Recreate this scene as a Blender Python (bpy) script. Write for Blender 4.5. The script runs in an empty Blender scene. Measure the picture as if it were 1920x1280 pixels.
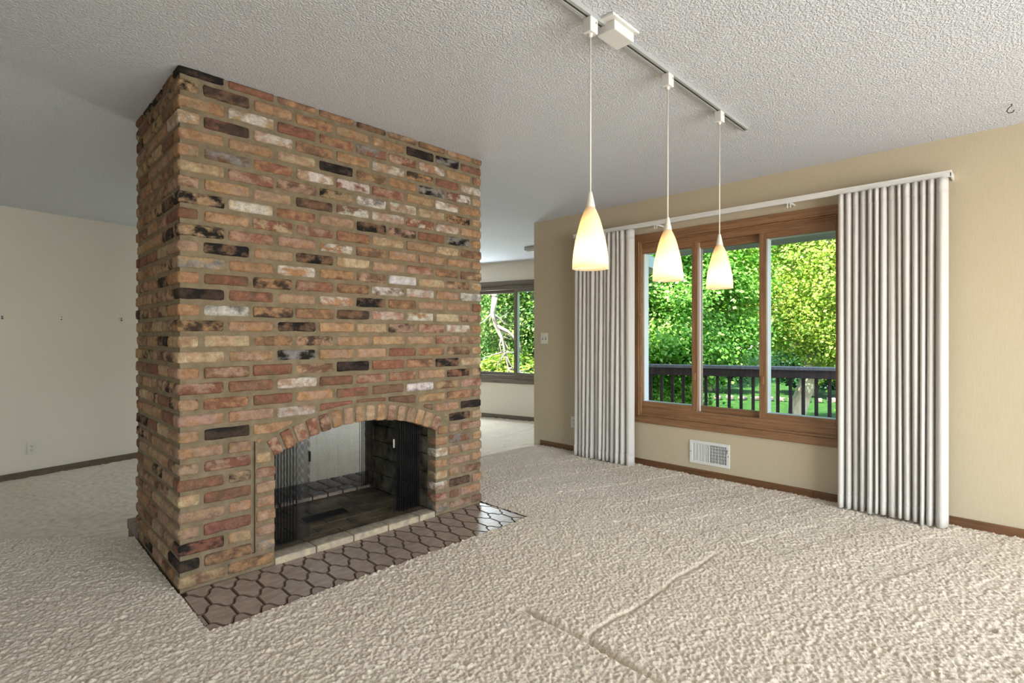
import bpy, bmesh, math, random
import numpy as np
from mathutils import Vector, Matrix

random.seed(7)
rng = np.random.default_rng(7)
R = math.radians
COL = bpy.context.scene.collection
SC = bpy.context.scene

# ------------------------------------------------------------------ camera
CAMH = 1.192
YAW = R(44.677)
cam_d = bpy.data.cameras.new('camera')
cam_d.sensor_width = 36.0
cam_d.lens = 984.6 * 36.0 / 1920.0
cam_d.shift_y = -10.0 / 1920.0
cam_d.clip_start = 0.02
cam_d.clip_end = 300
cam = bpy.data.objects.new('camera', cam_d)
COL.objects.link(cam)
cam.location = (0, 0, CAMH)
cam.rotation_euler = (R(90), 0, YAW - R(90))
SC.camera = cam

# ------------------------------------------------------------------ view, sky, sun, daylight
SC.view_settings.view_transform = 'Standard'
SC.view_settings.look = 'None'
SC.view_settings.exposure = 0.48
SC.view_settings.gamma = 1.0
SC.view_settings.use_curve_mapping = False

world = bpy.data.worlds.new('sky')
SC.world = world
world.use_nodes = True
wn = world.node_tree.nodes
wl = world.node_tree.links
bgn = wn['Background']
sky = wn.new('ShaderNodeTexSky')
sky.sky_type = 'NISHITA'
sky.sun_disc = False
sky.sun_elevation = R(48)
sky.sun_rotation = R(250)
wl.new(sky.outputs[0], bgn.inputs[0])
bgn.inputs[1].default_value = 0.55

sun_d = bpy.data.lights.new('sun_offscreen', 'SUN')
sun_d.energy = 15.0
sun_d.angle = R(0.6)
sun_d.color = (1.0, 0.95, 0.86)
sun = bpy.data.objects.new('sun_offscreen', sun_d)
COL.objects.link(sun)
sun.rotation_euler = Vector((0.62, -0.10, -0.76)).to_track_quat('-Z', 'Y').to_euler()

XW, YE = 4.29, 3.90           # window wall plane and its free end
X0, Y0, WCH, DCH = 0.637, 2.785, 1.872, 0.939   # chimney
H = 2.44
ZL = -0.21                    # sunken room floor
A2 = R(14.5)                  # sunken room is turned by this angle
CA, SA = math.cos(A2), math.sin(A2)
PF = (6.24, 6.30)             # point on far wall (normal CA,SA; runs -SA,CA)
PL = (0.13, 7.00)             # point on left wall (runs CA,SA)


def far_pt(s, off=0.0):       # off > 0 goes outside
    return (PF[0] - SA * s + CA * off, PF[1] + CA * s + SA * off)


def left_pt(t, off=0.0):
    return (PL[0] + CA * t - SA * off, PL[1] + SA * t + CA * off)


def area(name, loc, direction, sx, sy, power, color=(1, 1, 1), spread=180):
    d = bpy.data.lights.new(name, 'AREA')
    d.shape = 'RECTANGLE'
    d.size, d.size_y = sx, sy
    d.energy = power
    d.color = color
    d.spread = R(spread)
    o = bpy.data.objects.new(name, d)
    COL.objects.link(o)
    o.location = loc
    o.rotation_euler = Vector(direction).to_track_quat('-Z', 'Z').to_euler()
    return o


# fill for the brick face at an added window behind the camera; daylight of the far window's sash that the chimney hides
area('fill_back_offscreen', (1.75, -3.20, 1.10), (0, 1, 0), 3.6, 1.9, 210, (0.97, 0.965, 1.0))
_p = far_pt(0.99, 0.25)
area('window_far_offscreen', (_p[0], _p[1], 1.25), (-CA, -SA, 0), 0.55, 1.3, 110, (0.84, 0.92, 1.0))
_p = Vector((4.62, 1.775, 1.27))
po = area('window_right_portal', _p, (-1, 0, 0), 1.7, 1.6, 1.0)
po.data.cycles.is_portal = True

# ------------------------------------------------------------------ helpers
def s2l(c):
    if isinstance(c, str):
        c = c.lstrip('#')
        c = tuple(int(c[i:i + 2], 16) / 255 for i in (0, 2, 4))
    return tuple((x / 12.92 if x <= 0.04045 else ((x + 0.055) / 1.055) ** 2.4) for x in c)


def rgba(c):
    return (*s2l(c), 1.0)


class MB:
    """collects vertices and faces of one mesh"""
    def __init__(self):
        self.v, self.f = [], []

    def add(self, v, f):
        n = len(self.v)
        self.v += [tuple(p) for p in v]
        self.f += [tuple(i + n for i in q) for q in f]
        return self

    def box(self, x0, x1, y0, y1, z0, z1):
        return self.add([(x0, y0, z0), (x1, y0, z0), (x1, y1, z0), (x0, y1, z0), (x0, y0, z1), (x1, y0, z1), (x1, y1, z1), (x0, y1, z1)],
                        [(0, 3, 2, 1), (4, 5, 6, 7), (0, 1, 5, 4), (1, 2, 6, 5), (2, 3, 7, 6), (3, 0, 4, 7)])

    def bbox(self, x0, x1, y0, y1, z0, z1, r=0.004):
        """box with small bevels"""
        v, f = rbox(((x0 + x1) / 2, (y0 + y1) / 2, (z0 + z1) / 2), (x1 - x0, y1 - y0, z1 - z0), r)
        return self.add(v, f)

    def prism(self, poly, z0, z1):
        n = len(poly)
        v = [(x, y, z0) for x, y in poly] + [(x, y, z1) for x, y in poly]
        f = [tuple(range(n))[::-1], tuple(range(n, 2 * n))] + [(i, (i + 1) % n, n + (i + 1) % n, n + i) for i in range(n)]
        return self.add(v, f)

    def wallseg(self, p, q, z0, z1, th):
        """vertical slab from p to q, thickness th to the right of p->q"""
        d = (Vector(q) - Vector(p)).normalized()
        n = Vector((d.y, -d.x)) * th
        return self.prism([p, q, (q[0] + n.x, q[1] + n.y), (p[0] + n.x, p[1] + n.y)], z0, z1)

    def tube(self, pts, r, n=8, cap=True):
        pts = [Vector(p) for p in pts]
        rr = r if isinstance(r, (list, tuple)) else [r] * len(pts)
        base = len(self.v)
        up = Vector((0.13, 0.31, 0.94))
        for i, p in enumerate(pts):
            t = (pts[min(i + 1, len(pts) - 1)] - pts[max(i - 1, 0)]).normalized()
            a = t.cross(up)
            if a.length < 1e-3:
                a = t.cross(Vector((1, 0, 0)))
            a.normalize()
            b = t.cross(a)
            for k in range(n):
                th = 2 * math.pi * k / n
                self.v.append(tuple(p + (a * math.cos(th) + b * math.sin(th)) * rr[i]))
        for i in range(len(pts) - 1):
            for k in range(n):
                k2 = (k + 1) % n
                self.f.append((base + i * n + k, base + i * n + k2, base + (i + 1) * n + k2, base + (i + 1) * n + k))
        if cap:
            self.f.append(tuple(base + k for k in range(n))[::-1])
            self.f.append(tuple(base + (len(pts) - 1) * n + k for k in range(n)))
        return self

    def lathe(self, prof, n=32, c=(0, 0, 0)):
        base = len(self.v)
        for r, z in prof:
            for k in range(n):
                th = 2 * math.pi * k / n
                self.v.append((c[0] + r * math.cos(th), c[1] + r * math.sin(th), c[2] + z))
        for i in range(len(prof) - 1):
            for k in range(n):
                k2 = (k + 1) % n
                self.f.append((base + i * n + k, base + i * n + k2, base + (i + 1) * n + k2, base + (i + 1) * n + k))
        return self

    def build(self, name, mat, parent=None, smooth=False):
        me = bpy.data.meshes.new(name)
        me.from_pydata(self.v, [], self.f)
        me.update()
        return link(name, me, mat, parent, smooth)


def link(name, me, mat, parent=None, smooth=False):
    if smooth:
        me.polygons.foreach_set('use_smooth', np.ones(len(me.polygons), dtype=bool))
    if mat is not None and not me.materials:
        me.materials.append(mat)
    o = bpy.data.objects.new(name, me)
    COL.objects.link(o)
    if parent is not None:
        o.parent = parent
    return o


def np_mesh(name, v, f, mat, parent=None, smooth=True, attrs=None):
    """fast mesh from numpy arrays; f is (n,4) or (n,3)"""
    v = np.asarray(v, dtype=np.float32)
    f = np.asarray(f, dtype=np.int32)
    me = bpy.data.meshes.new(name)
    me.vertices.add(len(v))
    me.vertices.foreach_set('co', v.ravel())
    k = f.shape[1]
    me.loops.add(f.size)
    me.loops.foreach_set('vertex_index', f.ravel())
    me.polygons.add(len(f))
    me.polygons.foreach_set('loop_start', np.arange(0, f.size, k, dtype=np.int32))
    me.update(calc_edges=True)
    for an, arr in (attrs or {}).items():
        put_col(me, an, arr)
    me.validate()
    return link(name, me, mat, parent, smooth)


def put_col(me, an, arr):
    arr = np.asarray(arr, dtype=np.float32)
    if arr.ndim == 1:
        arr = np.tile(arr, (len(me.vertices), 1))
    if arr.shape[1] == 3:
        arr = np.concatenate([arr, np.ones((len(arr), 1), np.float32)], 1)
    a = me.color_attributes.new(an, 'FLOAT_COLOR', 'POINT')
    a.data.foreach_set('color', arr.ravel())


_rb_cache = {}


def rbox_topo(nx, ny, nz):
    key = (nx, ny, nz)
    if key in _rb_cache:
        return _rb_cache[key]
    idx, faces = {}, []

    def vid(i, j, k):
        return idx.setdefault((i, j, k), len(idx))
    for a in range(nx):
        for b in range(ny):
            faces.append((vid(a, b, 0), vid(a, b + 1, 0), vid(a + 1, b + 1, 0), vid(a + 1, b, 0)))
            faces.append((vid(a, b, nz), vid(a + 1, b, nz), vid(a + 1, b + 1, nz), vid(a, b + 1, nz)))
    for a in range(nx):
        for c in range(nz):
            faces.append((vid(a, 0, c), vid(a + 1, 0, c), vid(a + 1, 0, c + 1), vid(a, 0, c + 1)))
            faces.append((vid(a, ny, c), vid(a, ny, c + 1), vid(a + 1, ny, c + 1), vid(a + 1, ny, c)))
    for b in range(ny):
        for c in range(nz):
            faces.append((vid(0, b, c), vid(0, b, c + 1), vid(0, b + 1, c + 1), vid(0, b + 1, c)))
            faces.append((vid(nx, b, c), vid(nx, b + 1, c), vid(nx, b + 1, c + 1), vid(nx, b, c + 1)))
    ijk = np.array(sorted(idx, key=lambda t: idx[t]))
    _rb_cache[key] = (ijk, faces)
    return ijk, faces


def rbox_np(c, d, r, seg=(1, 1, 1), jit=0.0, rs=None):
    """box with rounded edges; seg = inner divisions per axis; jit = surface unevenness"""
    axes = []
    for a in range(3):
        h = d[a] / 2
        rr = min(r, h * 0.48)
        inner = np.linspace(-(h - rr), h - rr, seg[a] + 1)
        axes.append(np.concatenate([[-h], inner, [h]]))
    ijk, faces = rbox_topo(*(len(a) - 1 for a in axes))
    p = np.stack([axes[a][ijk[:, a]] for a in range(3)], 1)
    hh = np.array(d) / 2
    rr = np.minimum(r, hh * 0.48)
    q = np.clip(p, -(hh - rr), hh - rr)
    e = p - q
    n = np.linalg.norm(e / rr, axis=1, keepdims=True)
    p = q + np.where(n > 1e-6, e / np.maximum(n, 1e-6), e)
    if jit and rs is not None:
        ph = rs.uniform(0, 6.28, (6, 3))
        fr = rs.uniform(25, 70, (6, 3))
        w = sum(np.stack([np.sin(p[:, 0] * fr[k, 0] + ph[k, 0]) * np.sin(p[:, 2] * fr[k, 2] + ph[k, 2] + a) for a in range(3)], 1) for k in range(6)) / 6
        p = p + w * jit * 2.2 + rs.normal(0, jit * 0.35, p.shape)
    return p + np.array(c), faces


def rbox(c, d, r):
    v, f = rbox_np(c, d, r)
    return [tuple(x) for x in v], f


def empty(name, loc=(0, 0, 0), rz=0.0):
    o = bpy.data.objects.new(name, None)
    COL.objects.link(o)
    o.location = loc
    o.rotation_euler = (0, 0, rz)
    o.empty_display_size = 0.1
    return o


def tag(o, label=None, cat=None, group=None, kind=None):
    if label:
        o['label'] = label
    if cat:
        o['category'] = cat
    if group:
        o['group'] = group
    if kind:
        o['kind'] = kind
    return o


def struct(o):
    o['kind'] = 'structure'
    return o


# ------------------------------------------------------------------ materials
def new_mat(name):
    m = bpy.data.materials.new(name)
    m.use_nodes = True
    nt = m.node_tree
    return m, nt, nt.nodes['Principled BSDF'], nt.nodes['Material Output']


def nd(nt, t, **kw):
    n = nt.nodes.new(t)
    for k, v in kw.items():
        setattr(n, k, v)
    return n


def noise(nt, vec, scale, detail=4.0, rough=0.55):
    n = nd(nt, 'ShaderNodeTexNoise')
    n.inputs['Scale'].default_value = scale
    n.inputs['Detail'].default_value = detail
    n.inputs['Roughness'].default_value = rough
    if vec is not None:
        nt.links.new(vec, n.inputs['Vector'])
    return n.outputs['Fac']


def ramp(nt, fac, stops):
    n = nd(nt, 'ShaderNodeValToRGB')
    el = n.color_ramp.elements
    while len(el) > 1:
        el.remove(el[-1])
    el[0].position, el[0].color = stops[0][0], rgba(stops[0][1]) if not isinstance(stops[0][1], float) else (stops[0][1],) * 3 + (1,)
    for p, c in stops[1:]:
        e = el.new(p)
        e.color = rgba(c) if not isinstance(c, float) else (c, c, c, 1)
    nt.links.new(fac, n.inputs[0])
    return n.outputs[0]


def mix(nt, fac, a, b, mode='MIX'):
    n = nd(nt, 'ShaderNodeMix', data_type='RGBA', blend_type=mode)
    for sock, val in ((n.inputs[0], fac), (n.inputs[6], a), (n.inputs[7], b)):
        if hasattr(val, 'is_linked'):
            nt.links.new(val, sock)
        elif isinstance(val, (int, float)):
            sock.default_value = val
        else:
            sock.default_value = val
    return n.outputs[2]


def bump(nt, height, strength, dist, bs):
    b = nd(nt, 'ShaderNodeBump')
    b.inputs['Strength'].default_value = strength
    b.inputs['Distance'].default_value = dist
    nt.links.new(height, b.inputs['Height'])
    nt.links.new(b.outputs[0], bs.inputs['Normal'])
    return b


def pos(nt, scale=(1, 1, 1)):
    g = nd(nt, 'ShaderNodeNewGeometry')
    if scale == (1, 1, 1):
        return g.outputs['Position']
    m = nd(nt, 'ShaderNodeMapping')
    m.inputs['Scale'].default_value = scale
    nt.links.new(g.outputs['Position'], m.inputs['Vector'])
    return m.outputs[0]


def alt_coords(nt):
    g = nd(nt, 'ShaderNodeNewGeometry')
    m = nd(nt, 'ShaderNodeMapping')
    m.inputs['Location'].default_value = (17.3, -9.1, 5.7)
    m.inputs['Rotation'].default_value = (0.4, 0.7, 1.1)
    nt.links.new(g.outputs['Position'], m.inputs['Vector'])
    return m.outputs[0]


def objco(nt, scale=(1, 1, 1)):
    g = nd(nt, 'ShaderNodeTexCoord')
    m = nd(nt, 'ShaderNodeMapping')
    m.inputs['Scale'].default_value = scale
    nt.links.new(g.outputs['Object'], m.inputs['Vector'])
    return m.outputs[0]


def flat(name, col, rough=0.5, metal=0.0, spec=0.5):
    m, nt, bs, out = new_mat(name)
    bs.inputs['Base Color'].default_value = rgba(col)
    bs.inputs['Roughness'].default_value = rough
    bs.inputs['Metallic'].default_value = metal
    bs.inputs['Specular IOR Level'].default_value = spec
    return m


M = {}


def mk_brick():
    m, nt, bs, out = new_mat('weathered_brick')
    p = pos(nt)
    a = nd(nt, 'ShaderNodeAttribute', attribute_name='col').outputs['Color']
    b = nd(nt, 'ShaderNodeAttribute', attribute_name='col2').outputs['Color']
    n1 = noise(nt, pos(nt, (13, 13, 20)), 1.0, 6, 0.62)
    f = ramp(nt, n1, [(0.45, 0.0), (0.59, 1.0)])
    c = mix(nt, f, a, b)
    n2 = noise(nt, p, 120, 5, 0.7)
    grain = noise(nt, alt_coords(nt), 110, 5, 0.7)
    sp = ramp(nt, grain, [(0.25, 0.40), (0.42, 0.88), (0.72, 1.06)])
    c = mix(nt, 1.0, c, sp, 'MULTIPLY')
    n3 = noise(nt, p, 34, 4, 0.6)
    v = ramp(nt, noise(nt, alt_coords(nt), 31, 4, 0.6), [(0.3, 0.66), (0.5, 0.95), (0.72, 1.25)])
    c = mix(nt, 1.0, c, v, 'MULTIPLY')
    nt.links.new(c, bs.inputs['Base Color'])
    bs.inputs['Roughness'].default_value = 0.88
    bs.inputs['Specular IOR Level'].default_value = 0.25
    h = mix(nt, 0.5, n2, n3)
    bump(nt, h, 0.9, 0.014, bs)
    return m


def mk_noise_mat(name, c1, c2, scale, rough=0.9, bs_str=0.5, bs_dist=0.01, bscale=None, spec=0.3, stretch=(1, 1, 1), obj=False):
    m, nt, bs, out = new_mat(name)
    p = objco(nt, stretch) if obj else pos(nt, stretch)
    n1 = noise(nt, p, scale, 5, 0.6)
    c = mix(nt, ramp(nt, n1, [(0.32, 0.0), (0.68, 1.0)]), rgba(c1), rgba(c2))
    nt.links.new(c, bs.inputs['Base Color'])
    bs.inputs['Roughness'].default_value = rough
    bs.inputs['Specular IOR Level'].default_value = spec
    if bs_str:
        n2 = noise(nt, alt_coords(nt), bscale or scale * 3, 4, 0.6)
        bump(nt, n2, bs_str, bs_dist, bs)
    return m


M['brick'] = mk_brick()
M['mortar'] = mk_noise_mat('mortar', '6f614c', '84755e', 18, 0.95, 0.8, 0.008, 160)


def mk_carpet():
    m, nt, bs, out = new_mat('plush_carpet')
    p = pos(nt)
    n1 = noise(nt, p, 170, 3, 0.7)
    n2 = noise(nt, p, 2.2, 3, 0.5)
    n3 = noise(nt, p, 330, 3, 0.7)
    c = mix(nt, ramp(nt, noise(nt, alt_coords(nt), 150, 3, 0.7), [(0.36, 0.0), (0.58, 1.0)]), rgba('cbb9a2'), rgba('e9dcc9'))
    c = mix(nt, ramp(nt, n2, [(0.3, 0.0), (0.7, 0.35)]), c, rgba('c6b8a0'))
    nt.links.new(c, bs.inputs['Base Color'])
    bs.inputs['Roughness'].default_value = 1.0
    bs.inputs['Specular IOR Level'].default_value = 0.05
    bs.inputs['Sheen Weight'].default_value = 0.25
    bs.inputs['Sheen Roughness'].default_value = 0.6
    h = mix(nt, 0.45, n1, n3)
    bump(nt, h, 0.65, 0.007, bs)
    return m


M['carpet'] = mk_carpet()


def mk_ceiling():
    m, nt, bs, out = new_mat('textured_ceiling')
    p = pos(nt)
    n1 = noise(nt, p, 105, 2, 0.5)
    n2 = noise(nt, p, 210, 2, 0.6)
    bs.inputs['Base Color'].default_value = rgba('d4d5d9')
    bs.inputs['Roughness'].default_value = 0.95
    bs.inputs['Specular IOR Level'].default_value = 0.1
    h = mix(nt, 0.35, ramp(nt, n1, [(0.42, 0.0), (0.62, 1.0)]), n2)
    bump(nt, h, 0.8, 0.007, bs)
    return m


M['ceiling'] = mk_ceiling()


def mk_wallpaper(name, c1, c2, axis_scale):
    m, nt, bs, out = new_mat(name)
    n1 = noise(nt, pos(nt, axis_scale), 1.0, 3, 0.6)
    n2 = noise(nt, pos(nt, (axis_scale[0], axis_scale[1], 420)), 0.55, 3, 0.6)
    n3 = noise(nt, pos(nt), 1.6, 2, 0.5)
    f = mix(nt, 0.5, n1, n2)
    c = mix(nt, ramp(nt, f, [(0.36, 0.0), (0.64, 1.0)]), rgba(c1), rgba(c2))
    c = mix(nt, ramp(nt, n3, [(0.35, 0.0), (0.75, 0.25)]), c, rgba(c1))
    nt.links.new(c, bs.inputs['Base Color'])
    bs.inputs['Roughness'].default_value = 0.9
    bs.inputs['Specular IOR Level'].default_value = 0.15
    bump(nt, f, 0.25, 0.003, bs)
    return m


M['paper'] = mk_wallpaper('woven_wallpaper', 'b7a88e', 'c2b39a', (330, 330, 12))
M['cream'] = mk_wallpaper('cream_wallpaper', 'ddd4c5', 'e3dacc', (330, 330, 10))


def mk_wood(name, c1, c2, stretch, rough=0.45, scale=1.0):
    m, nt, bs, out = new_mat(name)
    p = objco(nt, stretch)
    n1 = noise(nt, p, scale, 6, 0.65)
    n2 = noise(nt, p, scale * 5, 3, 0.6)
    f = mix(nt, 0.35, n1, n2)
    c = mix(nt, ramp(nt, f, [(0.36, 0.0), (0.62, 1.0)]), rgba(c1), rgba(c2))
    nt.links.new(c, bs.inputs['Base Color'])
    bs.inputs['Roughness'].default_value = rough
    bump(nt, n2, 0.15, 0.002, bs)
    return m


M['wood_h'] = mk_wood('oak_trim_lengthwise', '6c4931', '97704d', (2.5, 60, 60))
M['wood_v'] = mk_wood('oak_trim_upright', '6c4931', '97704d', (60, 60, 2.5))
M['base_y'] = mk_wood('baseboard_wood', '4d321d', '77502f', (60, 2.5, 60))
M['base_far'] = mk_wood('baseboard_grey_brown_wood', '4e4334', '6d6150', (8, 8, 60))  # greyer brown than the right baseboard
M['dark_h'] = mk_wood('grey_brown_window_wood', '4b4238', '776c5e', (2.5, 60, 60))  # greyer brown than the oak trim
M['dark_v'] = mk_wood('grey_brown_window_wood_upright', '4b4238', '776c5e', (60, 60, 2.5))
M['vinyl'] = flat('white_exterior_frame', 'd5d6da', 0.5)
M['white_paint'] = flat('white_painted_metal', 'd9d6d0', 0.45)
M['offwhite'] = flat('offwhite_plastic', 'd8d3c6', 0.4)
M['track_dark'] = flat('track_slot', '3c3c3c', 0.5)
M['track_grey'] = flat('track_grey', 'b4b4b2', 0.4, 0.3)
M['black'] = flat('black_iron', '1b1814', 0.9, 0.0, 0.1)
M['chrome'] = flat('bright_steel', 'c0c0c0', 0.25, 1.0)
M['slot'] = flat('dark_slot', '3a352e', 0.7)
M['duct'] = flat('galvanised_duct', '8d8c88', 0.55, 0.4)


def mk_glass():
    m, nt, bs, out = new_mat('window_glass')
    nt.nodes.remove(bs)
    tr = nd(nt, 'ShaderNodeBsdfTransparent')
    tr.inputs[0].default_value = (0.96, 0.98, 0.97, 1)
    gl = nd(nt, 'ShaderNodeBsdfGlossy')
    gl.inputs['Roughness'].default_value = 0.02
    mx = nd(nt, 'ShaderNodeMixShader')
    mx.inputs[0].default_value = 0.006
    nt.links.new(tr.outputs[0], mx.inputs[1])
    nt.links.new(gl.outputs[0], mx.inputs[2])
    nt.links.new(mx.outputs[0], out.inputs[0])
    return m


M['glass'] = mk_glass()


def mk_fabric():
    m, nt, bs, out = new_mat('curtain_fabric')
    n1 = noise(nt, pos(nt, (150, 150, 4)), 1.0, 3, 0.6)
    c = mix(nt, ramp(nt, n1, [(0.3, 0.0), (0.7, 1.0)]), rgba('d3cdc6'), rgba('ded9d3'))
    nt.links.new(c, bs.inputs['Base Color'])
    bs.inputs['Roughness'].default_value = 0.95
    bs.inputs['Specular IOR Level'].default_value = 0.1
    tl = nd(nt, 'ShaderNodeBsdfTranslucent')
    nt.links.new(c, tl.inputs[0])
    mx = nd(nt, 'ShaderNodeMixShader')
    mx.inputs[0].default_value = 0.18
    nt.links.new(bs.outputs[0], mx.inputs[1])
    nt.links.new(tl.outputs[0], mx.inputs[2])
    nt.links.new(mx.outputs[0], out.inputs[0])
    return m


M['fabric'] = mk_fabric()


def mk_shade():
    m, nt, bs, out = new_mat('opal_glass_shade')
    bs.inputs['Base Color'].default_value = rgba('fff6e6')
    bs.inputs['Roughness'].default_value = 0.25
    tl = nd(nt, 'ShaderNodeBsdfTranslucent')
    tl.inputs[0].default_value = rgba('fff0d6')
    mx = nd(nt, 'ShaderNodeMixShader')
    mx.inputs[0].default_value = 0.72
    nt.links.new(bs.outputs[0], mx.inputs[1])
    nt.links.new(tl.outputs[0], mx.inputs[2])
    nt.links.new(mx.outputs[0], out.inputs[0])
    return m


M['shade'] = mk_shade()


def mk_emit(name, col, st):
    m, nt, bs, out = new_mat(name)
    bs.inputs['Base Color'].default_value = rgba(col)
    bs.inputs['Emission Color'].default_value = rgba(col)
    bs.inputs['Emission Strength'].default_value = st
    return m


M['bulb'] = mk_emit('lit_bulb', 'ffe3b0', 3.0)


def mk_mesh():
    """woven wire fire-screen: fine diagonal wires with gaps"""
    m, nt, bs, out = new_mat('wire_mesh')
    bs.inputs['Base Color'].default_value = rgba('17171a')
    bs.inputs['Roughness'].default_value = 0.45
    bs.inputs['Metallic'].default_value = 0.6
    uv = nd(nt, 'ShaderNodeAttribute', attribute_name='uvw').outputs['Vector']
    sep = nd(nt, 'ShaderNodeSeparateXYZ')
    nt.links.new(uv, sep.inputs[0])

    def math_(op, a, b=None):
        n = nd(nt, 'ShaderNodeMath', operation=op)
        for s, v in ((n.inputs[0], a), (n.inputs[1], b)):
            if v is None:
                continue
            if hasattr(v, 'is_linked'):
                nt.links.new(v, s)
            else:
                s.default_value = v
        return n.outputs[0]
    pitch = 0.0072
    wires = []
    for op in ('ADD', 'SUBTRACT'):
        d = math_(op, sep.outputs[0], math_('MULTIPLY', sep.outputs[1], 0.62))
        w = math_('PINGPONG', math_('DIVIDE', d, pitch), 0.5)
        wires.append(math_('LESS_THAN', w, 0.135))
    fac = math_('MAXIMUM', wires[0], wires[1])
    tr = nd(nt, 'ShaderNodeBsdfTransparent')
    mx = nd(nt, 'ShaderNodeMixShader')
    nt.links.new(fac, mx.inputs[0])
    nt.links.new(tr.outputs[0], mx.inputs[1])
    nt.links.new(bs.outputs[0], mx.inputs[2])
    nt.links.new(mx.outputs[0], out.inputs[0])
    return m


M['mesh'] = mk_mesh()


def mk_tile():
    m, nt, bs, out = new_mat('glazed_tile')
    p = pos(nt)
    n1 = noise(nt, pos(nt, (14, 30, 20)), 1.0, 5, 0.6)
    c = mix(nt, ramp(nt, n1, [(0.3, 0.0), (0.7, 1.0)]), rgba('8b796c'), rgba('ae9c8f'))
    nt.links.new(c, bs.inputs['Base Color'])
    bs.inputs['Roughness'].default_value = 0.38
    bs.inputs['Specular IOR Level'].default_value = 0.3
    bump(nt, noise(nt, p, 60, 3), 0.12, 0.004, bs)
    return m


M['tile'] = mk_tile()
M['tile_edge'] = flat('tile_brown_rim', '6a584b', 0.4, 0, 0.3)
M['tile_line'] = flat('tile_pale_line', 'b9aca0', 0.3)
M['grout'] = mk_noise_mat('dark_grout', '33291f', '4a3c30', 60, 0.9, 0.3, 0.003)
M['firebrick'] = mk_noise_mat('sooty_firebrick', '2e2a23', '7c7665', 9, 0.95, 0.5, 0.006, 120)
M['firefloor'] = mk_noise_mat('ash_stained_firebrick_floor', '3e362b', '74664f', 7, 0.95, 0.5, 0.005, 90)
M['soot'] = mk_noise_mat('soot', '12100d', '221e19', 20, 0.95, 0.3, 0.004)
M['sill'] = mk_noise_mat('buff_sill_brick', '8e8478', 'b9a98c', 22, 0.9, 0.6, 0.006, 150)
M['cap'] = mk_noise_mat('brown_hearth_brick', '6d5f54', '92837a', 22, 0.85, 0.5, 0.006, 150)

# ------------------------------------------------------------------ the room shell
# carpet of the upper room: a fine uneven pile, with dents where a table and rug stood
def fft_noise(shape, sy, sx, rs):
    n = rs.normal(size=shape)
    fy = np.fft.fftfreq(shape[0])[:, None]
    fx = np.fft.rfftfreq(shape[1])[None, :]
    g = np.exp(-2 * (math.pi ** 2) * ((fy * sy) ** 2 + (fx * sx) ** 2))
    r = np.fft.irfft2(np.fft.rfft2(n) * g, s=shape)
    return r / r.std()


PILE = 0.012


def step_line(x):             # diagonal edge of the upper floor on the far side of the chimney
    return 3.79 - 0.902 * (x - 0.60)


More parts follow.
